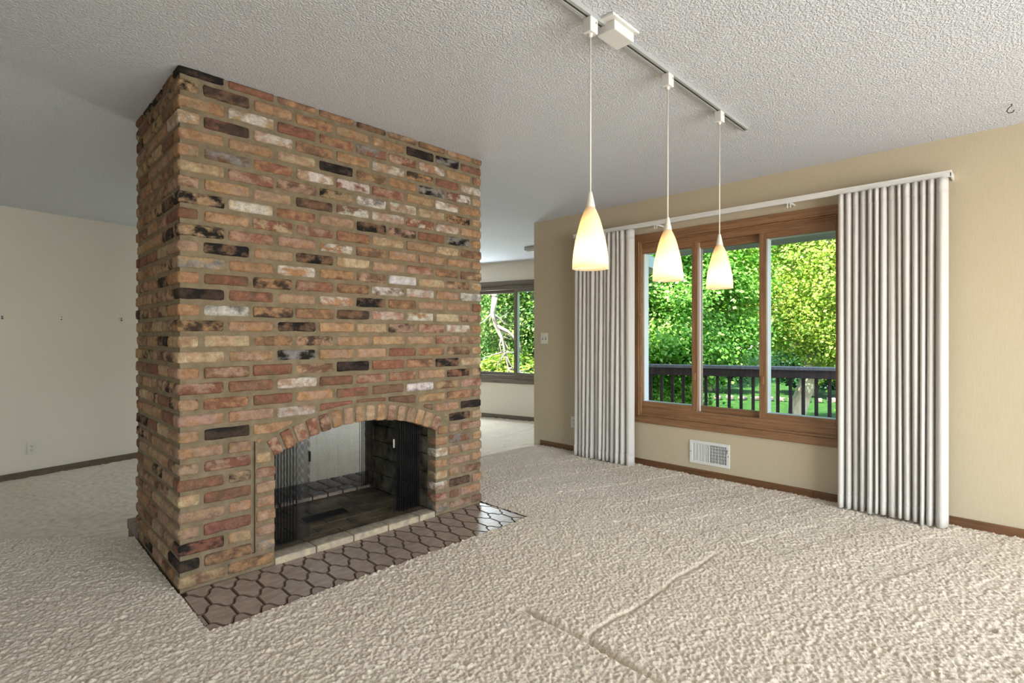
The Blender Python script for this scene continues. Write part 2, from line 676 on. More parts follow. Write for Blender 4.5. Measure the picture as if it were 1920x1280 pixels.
def carpet_upper():
    ds = 0.005
    xs = np.arange(-0.12, XW + 1e-6, ds)
    ys = np.arange(-0.12, 4.42, ds)
    nx, ny = len(xs), len(ys)
    rs = np.random.default_rng(3)
    t = fft_noise((ny, nx), 0.60, 0.60, rs) * 0.0025 + fft_noise((ny, nx), 1.9, 2.9, rs) * 0.0005 + fft_noise((ny, nx), 36, 36, rs) * 0.0006
    X, Y = np.meshgrid(xs, ys)
    wob = fft_noise((ny, nx), 12, 12, rs) * 0.006

    def groove(d, w, depth):
        return -depth * np.exp(-(d / w) ** 2)
    z = PILE + t
    z += groove(X - 1.655 + wob, 0.013, 0.040) * ((Y < 1.58) & (Y > 0.2)) - groove(X - 1.615 + wob, 0.02, 0.006) * ((Y < 1.58) & (Y > 0.2))
    z += groove(X - 2.855 + wob, 0.018, 0.013) * ((Y < 1.9) & (Y > 0.1))
    z += groove(Y - 1.225 + wob, 0.009, 0.013) * ((X > 1.65) & (X < 2.86))
    z += groove(X - 2.25 + wob * 2, 0.03, 0.006) * ((Y < 1.75) & (Y > 0.3))
    # vacuum stripes
    z += 0.0018 * np.sign(np.sin((X * 0.35 + Y) * 14.0)) * (X > 3.0)
    keep_v = (((X > X0 + WCH) & (Y <= 3.845)) | ((X < X0) & (Y <= step_line(X))) | (Y <= Y0))
    keep_v &= ~((X > X0 + 0.006) & (X < X0 + WCH + 0.004) & (Y > 2.338) & (Y < Y0 + DCH))
    keep_v &= (X + Y > 2.1)
    idx = np.arange(nx * ny).reshape(ny, nx)
    kc = keep_v[:-1, :-1] & keep_v[1:, :-1] & keep_v[:-1, 1:] & keep_v[1:, 1:]
    f = np.stack([idx[:-1, :-1][kc], idx[:-1, 1:][kc], idx[1:, 1:][kc], idx[1:, :-1][kc]], 1)
    v = np.stack([X.ravel(), Y.ravel(), z.ravel()], 1)
    used = np.unique(f)
    remap = -np.ones(len(v), dtype=np.int64)
    remap[used] = np.arange(len(used))
    v, f = v[used], remap[f]
    # plain continuation behind the camera, the floor slab under the pile and the carpeted risers of the step
    def quad(a, b, c, d):
        nonlocal v, f
        n = len(v)
        v = np.concatenate([v, np.array([a, b, c, d], dtype=float)])
        f = np.concatenate([f, np.array([[n, n + 1, n + 2, n + 3]])])
    e = PILE - 0.001
    quad((-3.6, -3.1, e), (-0.115, -3.1, e), (-0.115, step_line(-0.115), e), (-3.6, step_line(-3.6), e))
    quad((-0.115, -3.1, e), (XW, -3.1, e), (XW, -0.113, e), (-0.115, -0.113, e))
    quad((-0.115, -0.113, e), (2.225, -0.113, e), (1.058, 1.058, e), (-0.115, 2.228, e))
    zz = -0.03
    quad((-3.6, -3.1, zz), (XW, -3.1, zz), (XW, 2.337, zz), (-3.6, 2.337, zz))
    quad((-3.6, 2.337, zz), (X0, 2.337, zz), (X0, step_line(X0), zz), (-3.6, step_line(-3.6), zz))
    quad((X0 + WCH, 2.337, zz), (XW, 2.337, zz), (XW, 3.84, zz), (X0 + WCH, 3.84, zz))
    t_ = PILE - 0.003
    quad((X0 + WCH, 3.842, ZL), (XW, 3.842, ZL), (XW, 3.842, t_), (X0 + WCH, 3.842, t_))
    quad((X0, step_line(X0), ZL), (-3.6, step_line(-3.6), ZL), (-3.6, step_line(-3.6), t_), (X0, step_line(X0), t_))
    return np_mesh('floor', v, f, M['carpet'])


struct(carpet_upper())


def carpet_lower():
    ds = 0.014
    xs = np.arange(-0.4, 6.9, ds)
    ys = np.arange(3.60, 8.6, ds)
    rs = np.random.default_rng(5)
    nx, ny = len(xs), len(ys)
    X, Y = np.meshgrid(xs, ys)
    z = ZL + fft_noise((ny, nx), 0.8, 0.8, rs) * 0.0022 + fft_noise((ny, nx), 2, 6, rs) * 0.002 + 0.008
    idx = np.arange(nx * ny).reshape(ny, nx)
    f = np.stack([idx[:-1, :-1].ravel(), idx[:-1, 1:].ravel(), idx[1:, 1:].ravel(), idx[1:, :-1].ravel()], 1)
    v = np.stack([X.ravel(), Y.ravel(), z.ravel()], 1)
    n = len(v)
    v = np.concatenate([v, np.array([(-4.2, 3.6, ZL), (7.0, 3.6, ZL), (7.0, 9.0, ZL), (-4.2, 9.0, ZL)])])
    f = np.concatenate([f, np.array([[n, n + 1, n + 2, n + 3]])])
    return np_mesh('floor_sunken', v, f, M['carpet'])


struct(carpet_lower())

# ceiling and roof overhang
mb = MB()
mb.prism([(-3.75, -3.15), (XW + 0.15, -3.15), (XW + 0.15, YE - 0.1), (6.79, 4.45), far_pt(2.35, 0.15), left_pt(-4.3, 0.15)], H, H + 0.03)
struct(mb.build('ceiling', M['ceiling']))

# window wall: around the opening of window_1
W1U = (0.965, 2.585, 0.455, 2.075)    # opening y0,y1,z0,z1
mb = MB()
mb.box(XW, XW + 0.15, -3.1, W1U[0], ZL, H)
mb.box(XW, XW + 0.15, W1U[1], YE, ZL, H)
VY0, VY1, VZ0, VZ1 = 1.771, 2.063, 0.135, 0.281     # duct of the wall register
mb.box(XW, XW + 0.15, W1U[0], VY0, ZL, W1U[2])
mb.box(XW, XW + 0.15, VY1, W1U[1], ZL, W1U[2])
mb.box(XW, XW + 0.15, VY0, VY1, ZL, VZ0)
mb.box(XW, XW + 0.15, VY0, VY1, VZ1, W1U[2])
mb.box(XW, XW + 0.15, W1U[0], W1U[1], W1U[3], H)
struct(mb.build('wall_right', M['paper']))

JE = (6.69, 4.55)
mb = MB()
mb.wallseg((XW, YE), JE, ZL, H, 0.12)
struct(mb.build('wall_return', M['cream']))

# far wall with window_2 (u = -s)
def slab_local(mb, P, rz, u0, u1, y0, y1, z0, z1):
    c, s = math.cos(rz), math.sin(rz)
    poly = [(P[0] + c * u - s * y, P[1] + s * u + c * y) for u, y in ((u0, y0), (u1, y0), (u1, y1), (u0, y1))]
    mb.prism(poly, z0, z1)


RZF = -math.pi / 2 + A2
W2 = (-1.30, 0.73, 0.45, 2.07)
mb = MB()
slab_local(mb, PF, RZF, -2.45, W2[0], 0, 0.15, ZL, H)
slab_local(mb, PF, RZF, W2[1], 1.9, 0, 0.15, ZL, H)
slab_local(mb, PF, RZF, W2[0], W2[1], 0, 0.15, ZL, W2[2])
slab_local(mb, PF, RZF, W2[0], W2[1], 0, 0.15, W2[3], H)
struct(mb.build('wall_far', M['cream']))

W3 = (1.75, 4.15, ZL, 1.95)           # added garden door opening in the left wall for daylight (unseen behind the chimney)
mb = MB()
slab_local(mb, PL, A2, -4.6, W3[0], 0, 0.15, ZL, H)
slab_local(mb, PL, A2, W3[1], 6.0, 0, 0.15, ZL, H)
slab_local(mb, PL, A2, W3[0], W3[1], 0, 0.15, W3[3], H)
struct(mb.build('wall_left', M['cream']))

W4 = (-0.10, 3.60, 0.1, 2.1)
mb = MB()
mb.box(-3.75, W4[0], -3.15, -3.0, ZL, H)
mb.box(W4[1], XW + 0.15, -3.15, -3.0, ZL, H)
mb.box(W4[0], W4[1], -3.15, -3.0, ZL, W4[2])
mb.box(W4[0], W4[1], -3.15, -3.0, W4[3], H)
struct(mb.build('wall_back', M['paper']))
W5 = (-1.2, 1.8, 0.6, 2.1)
mb = MB()
mb.box(-3.75, -3.6, -3.0, W5[0], ZL, H)
mb.box(-3.75, -3.6, W5[1], 6.1, ZL, H)
mb.box(-3.75, -3.6, W5[0], W5[1], ZL, W5[2])
mb.box(-3.75, -3.6, W5[0], W5[1], W5[3], H)
struct(mb.build('wall_side', M['cream']))

# baseboards
def baseboard(name, segs, mat, hgt=0.062, th=0.013, z=0.0):
    mb = MB()
    for p, q in segs:
        mb.wallseg(p, q, z, z + hgt, th)
    return struct(mb.build(name, mat))


BX = XW - 0.013
mb = MB()
mb.bbox(BX, XW, 1.135, 3.80, 0.0, 0.064, 0.003)
mb.bbox(BX, XW, -3.0, 1.133, 0.0, 0.064, 0.003)
struct(mb.build('baseboard_right', M['base_y']))
mb = MB()
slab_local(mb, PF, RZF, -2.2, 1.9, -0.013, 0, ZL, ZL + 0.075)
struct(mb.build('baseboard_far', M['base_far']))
mb = MB()
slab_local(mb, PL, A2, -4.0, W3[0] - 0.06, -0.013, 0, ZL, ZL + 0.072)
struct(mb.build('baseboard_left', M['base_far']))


# ------------------------------------------------------------------ windows
def ring(mb, u0, u1, z0, z1, iu0, iu1, iz0, iz1, y0, y1, r=0.003):
    mb.bbox(u0, iu0, y0, y1, z0, z1, r)
    mb.bbox(iu1, u1, y0, y1, z0, z1, r)
    mb.bbox(iu0, iu1, y0, y1, z0, iz0, r)
    mb.bbox(iu0, iu1, y0, y1, iz1, z1, r)


def make_window(name, loc, rz, uo, zo, panes, gz, mh, mv):
    """local x along the wall, local y outwards"""
    w = struct(empty(name, loc, rz))
    u0, u1 = uo
    z0, z1 = zo
    c = 0.055                                   # casing width
    for nm, bx in (('window_casing', (u0, u1, z1 - 0.066, z1)), ('window_casing', (u0, u1, z0, z0 + 0.062))):
        MB().bbox(bx[0], bx[1], -0.02, 0.0, bx[2], bx[3], 0.004).build(nm, mh, w)
    MB().bbox(u0, u0 + c, -0.019, 0.0, z0 + 0.062, z1 - 0.066, 0.004).build('window_casing', mv, w)
    MB().bbox(u1 - c, u1, -0.019, 0.0, z0 + 0.062, z1 - 0.066, 0.004).build('window_casing', mv, w)
    i0, i1, j0, j1 = u0 + c, u1 - c, z0 + 0.062, z1 - 0.066
    mb = MB()
    ring(mb, i0, i1, j0, j1, i0 + 0.012, i1 - 0.012, j0 + 0.018, j1 - 0.014, -0.006, 0.03)
    mb.build('stop_moulding', mh, w)
    mb = MB()
    ring(mb, i0, i1, j0, j1, i0 + 0.016, i1 - 0.016, gz[0] - 0.044, gz[1] + 0.044, 0.010, 0.13)
    mb.build('window_frame', mh, w)
    for k, (g0, g1, kind) in enumerate(panes):
        if kind == 'sash':
            s = empty('sash')
            s.parent = w
            a0, a1 = g0 - 0.054, g1 + 0.054
            b0, b1 = gz[0] - 0.05, gz[1] + 0.05
            yf, yb, yw = 0.012, 0.045, 0.125
            m1 = MB()
            m1.bbox(a0, g0, yf, yb, b0, b1)
            m1.bbox(g1, a1, yf, yb, b0, b1)
            m1.build('stile', mv, s)
            m1 = MB()
            m1.bbox(g0, g1, yf, yb, b0, gz[0])
            m1.bbox(g0, g1, yf, yb, gz[1], b1)
            m1.build('rail', mh, s)
            m1 = MB()
            ring(m1, a0 + 0.006, a1 - 0.006, b0 + 0.006, b1 - 0.006, g0 - 0.001, g1 + 0.001, gz[0] - 0.001, gz[1] + 0.001, yb, yw)
            m1.build('outer_frame', M['vinyl'], s)
            MB().box(g0 - 0.005, g1 + 0.005, 0.028, 0.032, gz[0] - 0.005, gz[1] + 0.005).build('pane', M['glass'], s)
            MB().bbox(g0 - 0.04 if k else g1 + 0.012, g0 - 0.012 if k else g1 + 0.04, -0.004, 0.012, gz[0] + 0.22, gz[0] + 0.29).build('latch', mv, s)
        else:
            s = empty('fixed_light')
            s.parent = w
            m1 = MB()
            ring(m1, g0 - 0.03, g1 + 0.03, gz[0] - 0.07, gz[1] + 0.05, g0, g1, gz[0] + 0.002, gz[1] - 0.012, 0.062, 0.10)
            m1.build('rail', mh, s)
            MB().bbox(g0 - 0.01, g1 + 0.01, 0.046, 0.061, gz[0] - 0.062, gz[0] - 0.054, 0.002).build('track_strip', M['vinyl'], s)
            m1 = MB()
            m1.bbox(g0 - 0.012, g0 + 0.003, 0.05, 0.06, gz[0] - 0.05, gz[1], 0.002)
            m1.build('weather_strip', M['vinyl'], s)
            MB().box(g0 - 0.005, g1 + 0.005, 0.078, 0.082, gz[0] - 0.005, gz[1] + 0.005).build('pane', M['glass'], s)
    return w


make_window('window_1', (XW, 0, 0), -math.pi / 2, (-2.632, -0.915), (0.398, 2.128),
            [(-2.5556, -2.079, 'sash'), (-2.0217, -1.52, 'fixed'), (-1.468, -0.9965, 'sash')], (0.592, 1.953), M['wood_h'], M['wood_v'])
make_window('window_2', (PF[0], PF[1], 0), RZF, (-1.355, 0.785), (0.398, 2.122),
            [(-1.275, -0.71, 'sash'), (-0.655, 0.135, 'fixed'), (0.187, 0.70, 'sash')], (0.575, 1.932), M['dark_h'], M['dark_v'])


def plain_window(name, loc, rz, u0, u1, z0, z1, n):
    w = struct(empty(name, loc, rz))
    mb = MB()
    ring(mb, u0, u1, z0, z1, u0 + 0.06, u1 - 0.06, z0 + 0.06, z1 - 0.06, 0.0, 0.1)
    for k in range(1, n):
        x = u0 + (u1 - u0) * k / n
        mb.bbox(x - 0.03, x + 0.03, 0.02, 0.08, z0 + 0.06, z1 - 0.06)
    mb.build('window_frame', M['vinyl'], w)
    for k in range(n):
        a = u0 + (u1 - u0) * k / n
        b = u0 + (u1 - u0) * (k + 1) / n
        MB().box(a + 0.03, b - 0.03, 0.045, 0.05, z0 + 0.06, z1 - 0.06).build('pane', M['glass'], w)
    return w


plain_window('added_garden_door', (PL[0], PL[1], 0), A2, W3[0], W3[1], W3[2], W3[3], 2)
plain_window('added_back_window', (0, -3.0, 0), math.pi, -W4[1], -W4[0], W4[2], W4[3], 2)  # added window in the unseen back wall, holds the fill light
plain_window('added_side_window', (-3.6, 0, 0), math.pi / 2, W5[0], W5[1], W5[2], W5[3], 2)  # added window in the unseen side wall, put in for extra light


# ------------------------------------------------------------------ the brick fireplace
fp = tag(empty('brick_fireplace', (X0, Y0, 0)), 'floor-to-ceiling see-through brick fireplace with a low arched opening', 'fireplace')
PAL = {k: np.array(s2l(c)) for k, c in dict(t='b09070', o='aa825f', r='8c5f4b', b='7d5f4a', p='ab8a74', d='4d3d33', k='241f1c', w='cfc4b6',
                                             g='8b837b', y='c0aa88', W='e2dcd4').items()}
# two letters a brick: body colour and the colour of its blotches; rows run from the ceiling down
ROWS = ['kd rb bo ob bd bt bo po ob', 'tk db to or to ot kd kg br', 'to tw rb ro rg rp ow ot ob', 'tw dr tw ob ot tw od rr tw', 'ot to ty kd ob oo gk rw ty',
        'po bg or wt wr rp to ow ot', 'ty rp pb tk wg pw ty xo oy', 'pb op pt bd wb pw rw pw ot', 'kt wy ro pt kb pd rb gk ot', 'rb to yr pr or ty to ty bo',
        'xt pr po ow bo po op op ot', 'pt kb to kb ty tp pr bo tb', 'tg ot ow or bp Ww ty bt oy', 'oo rb od rp bo wb pw op gw', 'dk br pt ow kb bo po to br',
        'oo wg od ob db pw wo yy pb', 'od op kb ot ty pd pr pw op', 'ty ty ob td op to tp pr tb', 'ty op gk op tp rr ro bt ot', 'op bp rb bt dk ro ob kb yt',
        'rp rb wp br rp rp tp rk tk', 'tk ro rb op rb bb Wg tb pr', 'po po pw rr rb bb to ob rp', 'op dk to bb bb bb bb po kd', 'po op', 'pb rp', 'rb td', 'yt rb', 'tp op',
        'tp rb', 'rk to', 'dk bo', 'tb ob']
RIGHT = {24: 'kb ty', 25: 'pt pr', 26: 'rg to', 27: 'op po', 28: 'pp to', 29: 'op bp', 30: 'bd op', 31: 'rb po', 32: 'pb bp'}
JAML = {24: 'to', 25: 'ty', 26: 'rp', 27: 'pt', 28: 'op', 29: 'op', 30: 'op', 31: 'gt'}
JAMR = {24: 'ty', 25: 'or', 26: 'po', 27: 'tw', 28: 'to', 29: 'ty', 30: 'pw', 31: 'rp', 32: 'gp'}
ARCH = 'rp ro pr rp bp op po ot ty ot pb pt tp ot ty rp'.split()
PAL['x'] = PAL['k']
BH, JT, PITCH, ZB = 0.0545, 0.0195, 0.0745, 0.049
ACX, ACZ, AR = 1.593 - X0, -0.476, 1.165        # arch circle in fireplace coordinates
rsb = np.random.default_rng(11)


def arc_z(x, rad):
    d = rad * rad - (x - ACX) ** 2
    return ACZ + math.sqrt(d) if d > 0 else -9


def colours(code):
    a, b = PAL[code[0]], PAL[code[1]]
    j = rsb.normal(1.0, 0.07)
    tint = rsb.normal(1.0, 0.03, 3)
    return np.clip(a * j * tint * 0.87, 0, 0.95), np.clip(b * rsb.normal(1, 0.08) * 0.87, 0, 0.95)


def brick_mesh(x0, x1, y0, y1, z0, z1, seg, clip=None):
    r = rsb.uniform(0.007, 0.015)
    v, f = rbox_np(((x0 + x1) / 2, (y0 + y1) / 2, (z0 + z1) / 2), (x1 - x0, y1 - y0, z1 - z0), r, seg, rsb.uniform(0.0010, 0.0020), rsb)
    if clip:
        for p in v:
            lo = max(z0, arc_z(p[0], clip))
            p[2] = lo + (p[2] - z0) / (z1 - z0) * (z1 - lo)
    v[:, 2] = np.minimum(v[:, 2], H - 0.001)
    return v, f


def put_brick(name, v, f, code, mat=None):
    me = bpy.data.meshes.new(name)
    c = v.mean(0)
    me.from_pydata([tuple(p) for p in (v - c)], [], f)
    ca, cb = colours(code)
    put_col(me, 'col', ca)
    put_col(me, 'col2', cb)
    o = link(name, me, mat or M['brick'], fp, True)
    o.location = c
    return o


class Joined:
    def __init__(self):
        self.v, self.f, self.c, self.c2, self.n = [], [], [], [], 0

    def add(self, v, f, code):
        ca, cb = colours(code)
        self.v.append(v)
        self.f.append(np.array(f) + self.n)
        self.c.append(np.tile(ca, (len(v), 1)))
        self.c2.append(np.tile(cb, (len(v), 1)))
        self.n += len(v)

    def build(self, name):
        if not self.v:
            return None
        o = np_mesh(name, np.concatenate(self.v), np.concatenate(self.f), M['brick'], fp, True,
                    {'col': np.concatenate(self.c), 'col2': np.concatenate(self.c2)})
        o['kind'] = 'stuff'
        return o


RND = 'to op tp bo ob pb rb tb ot td bt ty po br kb tk'.split()
rest = Joined()
NBR = [0]


def row_z(r):
    zc = ZB + (32 - r) * PITCH
    return zc - BH / 2, zc + BH / 2


def front_brick(x0, x1, r, code, ydepth=0.10, clip=None):
    z0, z1 = row_z(r)
    dz = rsb.normal(0, 0.0012)
    yj = rsb.uniform(-0.003, 0.003)
    x0 += rsb.uniform(-0.003, 0.003) if x0 > 0.01 else rsb.uniform(-0.003, 0.001)
    x1 += rsb.uniform(-0.003, 0.003)
    if clip:
        xs = np.linspace(x0, x1, 41)
        ok = [x for x in xs if arc_z(x, clip) < z1 - 0.013]
        if not ok or ok[-1] - ok[0] < 0.03:
            return
        x0, x1 = ok[0], ok[-1]
    n = 5 if x1 - x0 > 0.13 else 3
    v, f = brick_mesh(x0, x1, yj, yj + ydepth, z0 + dz, z1 + dz, (n, 1 if ydepth < 0.12 else 3, 2), clip)
    put_brick('brick', v, f, code)
    NBR[0] += 1


h = JT / 2
E_EVEN = [0.0, 0.205, 0.438, 0.666, 0.890, 1.107, 1.325, 1.553, 1.777, WCH]
E_ODD = [0.0, 0.097, 0.320, 0.536, 0.766, 0.992, 1.235, 1.462, 1.674, WCH]
for r in range(33):
    codes = ROWS[r].split()
    even = r % 2 == 0
    if r <= 23:
        e = E_EVEN if even else E_ODD
        for i in range(9):
            x0 = e[i] + (h if i else 0)
            x1 = e[i + 1] - (h if i < 8 else 0)
            dep = 0.20 if ((i == 0 and not even) or (i == 8 and even)) else 0.10
            front_brick(x0, x1, r, codes[i], dep, AR + 0.100 + 0.014 if r >= 22 else None)
    else:
        rc = RIGHT[r].split()
        last = 0.325 if r < 32 else 0.432
        if even:
            front_brick(0.0, 0.195, r, codes[0])
            front_brick(0.214, last - 0.004, r, codes[1])
            front_brick(1.585, 1.768, r, rc[0])
            front_brick(1.787, WCH, r, rc[1], 0.20)
        else:
            front_brick(0.0, 0.088, r, codes[0], 0.20)
            front_brick(0.107, last - 0.004, r, codes[1])
            front_brick(1.585, 1.664, r, rc[0])
            front_brick(1.684, WCH, r, rc[1])
        if r in JAML:
            front_brick(0.343, 0.438 if r > 25 else (0.418 if r == 25 else 0.40), r, JAML[r], 0.10, AR + 0.11 if r == 24 else None)
        if r in JAMR:
            front_brick(1.468 if r > 25 else (1.488 if r == 25 else 1.505), 1.568, r, JAMR[r], 0.10, AR + 0.11 if r == 24 else None)

# arch bricks stand on end around the opening
half_ang = math.asin(0.515 / AR) + 0.012
for k in range(16):
    a = -half_ang + 2 * half_ang * (k + 0.5) / 16
    wdt = AR * 2 * half_ang / 16 - 0.013
    v, f = rbox_np((0, 0.05, 0.049), (wdt * rsb.uniform(0.93, 1.04), 0.10, 0.096 * rsb.uniform(0.96, 1.03)), rsb.uniform(0.006, 0.011), (2, 1, 4), 0.0014, rsb)
    rr = AR + v[:, 2]
    wx = v[:, 0] * (1 + v[:, 2] / AR)
    x = ACX + rr * math.sin(a) + wx * math.cos(a)
    z = ACZ + rr * math.cos(a) - wx * math.sin(a)
    put_brick('arch_brick', np.stack([x, v[:, 1] + rsb.uniform(-0.003, 0.002), z], 1), f, ARCH[k])

# side faces and rear: nearest bricks of the visible side singly, the rest joined
side_edges_even = [0.10 + h * 0.6] + [0.10 + 0.2225 * k for k in range(1, 4)] + [DCH]
side_list = []
for r in range(33):
    even = r % 2 == 0
    z0, z1 = row_z(r)
    st = 0.109 if even else 0.209
    ed = [st]
    while ed[-1] + 0.225 < DCH - 0.05:
        ed.append(ed[-1] + 0.219)
    ed[-1:] = ed[-1:] if DCH - ed[-1] > 0.06 else []
    ed.append(DCH + h)
    for i in range(len(ed) - 1):
        y0, y1 = ed[i] + h, ed[i + 1] - h
        if y1 - y0 < 0.03:
            continue
        for side in (0, 1):
            if side == 0:
                xa, xb = rsb.uniform(-0.003, 0.003), 0.10
            else:
                xa, xb = WCH - 0.10, WCH + rsb.uniform(-0.003, 0.003)
            side_list.append((side, i, r, xa, xb, y0, y1, z0, z1))
side_list.sort(key=lambda t: (t[0], t[1], abs(t[2] - 16)))
for side, i, r, xa, xb, y0, y1, z0, z1 in side_list:
    v, f = brick_mesh(xa, xb, y0, y1, z0, z1, (1, 4, 2))
    code = RND[rsb.integers(len(RND))]
    if side == 0 and NBR[0] < 284:
        put_brick('brick', v, f, code)
        NBR[0] += 1
    else:
        rest.add(v, f, code)
RO = (1.08 - X0, 2.1164 - X0, 0.06, 0.66)       # rear opening
for r in range(33):
    z0, z1 = row_z(r)
    e = (E_EVEN if r % 2 == 0 else E_ODD)
    for i in range(9):
        x0, x1 = e[i] + h, e[i + 1] - h
        if i == 0:
            x0 = 0.11
        if i == 8:
            x1 = WCH - 0.11
        if z0 < RO[3] and z1 > 0.0:
            if x1 > RO[0] and x0 < RO[1]:
                if x0 < RO[0] - 0.03:
                    x1 = RO[0]
                elif x1 > RO[1] + 0.03:
                    x0 = RO[1]
                else:
                    continue
        if x1 - x0 < 0.03:
            continue
        v, f = brick_mesh(x0, x1, DCH - 0.10, DCH + rsb.uniform(-0.003, 0.003), z0, z1, (4, 1, 2))
        rest.add(v, f, RND[rsb.integers(len(RND))])
rest.build('remaining_brickwork')

# mortar bed behind the bricks (recessed joints)
REC = 0.009
mb = MB()
ztop = H - 0.002
for x0, x1, y0, za, zb in ((REC, 0.326, REC, ZL, 0.66), (0.326, 0.340, REC, ZL, 0.095), (0.326, 0.340, 0.022, 0.095, 0.66), (0.340, 0.434, REC, ZL, 0.66), (REC, 0.434, REC, 0.66, ztop), (1.472, WCH - REC, REC, ZL, ztop)):
    mb.box(x0, x1, y0, 0.098, za, zb)
N = 28
xa, xb = 0.434, 1.472
for k in range(N):
    p, q = xa + (xb - xa) * k / N, xa + (xb - xa) * (k + 1) / N
    zp, zq = max(arc_z(p, AR + 0.006), 0.56), max(arc_z(q, AR + 0.006), 0.56)
    mb.add([(p, REC, zp), (q, REC, zq), (q, 0.098, zq), (p, 0.098, zp), (p, REC, ztop), (q, REC, ztop), (q, 0.098, ztop), (p, 0.098, ztop)],
           [(0, 3, 2, 1), (4, 5, 6, 7), (0, 1, 5, 4), (2, 3, 7, 6)] + ([(3, 0, 4, 7)] if k == 0 else []) + ([(1, 2, 6, 5)] if k == N - 1 else []))
mb.box(REC, 0.098, 0.098, DCH - REC, ZL, ztop)
mb.box(WCH - 0.098, WCH - REC, 0.098, DCH - REC, ZL, ztop)
mb.box(0.098, RO[0] - 0.004, DCH - 0.098, DCH - REC, ZL, ztop)
mb.box(RO[1] + 0.004, WCH - 0.098, DCH - 0.098, DCH - REC, ZL, ztop)
mb.box(RO[0] - 0.004, RO[1] + 0.004, DCH - 0.098, DCH - REC, RO[3], ztop)
mb.build('mortar_core', M['mortar'], fp)

# firebox: brick-lined inside
FZ = 0.030
FXL, FXR = 0.425, 1.482
mb = MB()
mb.box(FXL - 0.2, FXR + 0.2, 0.10, DCH - 0.05, 0.76, 0.80)
mb.box(FXL - 0.05, FXL - 0.03, 0.10, DCH - 0.10, 0.0, 0.76)
mb.box(FXR + 0.03, FXR + 0.05, 0.10, DCH - 0.10, 0.0, 0.76)
mb.build('smoke_hood', M['soot'], fp)
rf = np.random.default_rng(4)
for side in (0, 1):
    for r in range(6):
        z0 = FZ + r * 0.122
        off = 0.0 if r % 2 else -0.115
        y = 0.102 + off
        while y < DCH - 0.105:
            ya, yb = max(y, 0.102), min(y + 0.23, DCH - 0.104)
            if yb - ya > 0.03:
                xx = FXL - 0.03 if side == 0 else FXR
                dx = rf.uniform(-0.002, 0.002)
                MB().bbox(xx + dx, xx + 0.03 + dx, ya + 0.002, yb - 0.002, z0 + 0.002, z0 + 0.119, 0.004).build('firebrick', M['firebrick'], fp)
            y += 0.233
mb = MB()
mb.box(FXL - 0.03, FXR + 0.03, 0.02, DCH - 0.06, -0.02, FZ - 0.012)
mb.build('firebox_bed', M['grout'], fp)
y = 0.101
row = 0
while y < DCH - 0.10:
    y1 = min(y + 0.113, DCH - 0.098)
    x = FXL - (0.11 if row % 2 else 0.0)
    while x < FXR:
        xa, xb = max(x, FXL), min(x + 0.226, FXR)
        if xb - xa > 0.02:
            MB().bbox(xa + 0.0015, xb - 0.0015, y + 0.0015, y1 - 0.0015, FZ - 0.014, FZ + rf.uniform(-0.001, 0.001), 0.002).build('firebox_floor_brick', M['firefloor'], fp)
        x += 0.229
    y = y1 + 0.001
    row += 1
SJ = [1.068, 1.292, 1.515, 1.745, 1.972, 2.100]
for k in range(5):
    v, f = rbox_np(((SJ[k] + SJ[k + 1]) / 2 - X0, 0.048, 0.020), (SJ[k + 1] - SJ[k] - 0.006, 0.104, 0.046), 0.005, (5, 3, 1), 0.001, rf)
    MB().add(v, f).build('sill_brick', M['sill'], fp, True)
# rear sill bricks standing on edge
for k in range(9):
    a = RO[0] + (RO[1] - RO[0]) * k / 9
    MB().bbox(a + 0.004, a + 0.111, DCH - 0.098, DCH - 0.002, 0.004, 0.056, 0.005).build('rear_sill_brick', M['cap'], fp)
MB().bbox(1.43 - X0, 1.71 - X0, 3.20 - Y0, 3.295 - Y0, FZ, FZ + 0.008, 0.003).build('ash_dump_door', M['black'], fp)
mb = MB()
mb.tube([(FXL + 0.02, 0.17, 0.692), (FXR - 0.02, 0.17, 0.692)], 0.006)
mb.tube([(FXL + 0.02, DCH - 0.13, 0.675), (FXR - 0.02, DCH - 0.13, 0.675)], 0.006)
mb.build('curtain_rod', M['black'], fp)


# wire mesh fire curtains
def mesh_curtain(name, label, path, z0, z1, pull=None, pm=None):
    root = tag(empty(name, (X0, Y0, 0)), label, 'fire screen')
    zs = np.linspace(z0, z1, 10)
    L = [0.0]
    for a, b in zip(path[:-1], path[1:]):
        L.append(L[-1] + math.dist(a, b))
    v, uv = [], []
    for z in zs:
        for p, l in zip(path, L):
            v.append((p[0], p[1], z))
            uv.append((l, z, 0))
    n = len(path)
    f = [(i * n + k, i * n + k + 1, (i + 1) * n + k + 1, (i + 1) * n + k) for i in range(len(zs) - 1) for k in range(n - 1)]
    me = bpy.data.meshes.new('mesh_panel')
    me.from_pydata(v, [], f)
    at = me.attributes.new('uvw', 'FLOAT_VECTOR', 'POINT')
    at.data.foreach_set('vector', np.array(uv, dtype=np.float32).ravel())
    link('mesh_panel', me, M['mesh'], root, True)
    if pull:
        MB().bbox(pull[0] - 0.006, pull[0] + 0.006, pull[1] - 0.012, pull[1] - 0.004, pull[2], pull[2] + 0.058, 0.002).build('pull_tab', pm, root)
    return root


def folds(xa, xb, n, amp, y, k=8):
    return [(xa + (xb - xa) * i / (n * k), y + amp * math.sin(2 * math.pi * i / k)) for i in range(n * k + 1)]


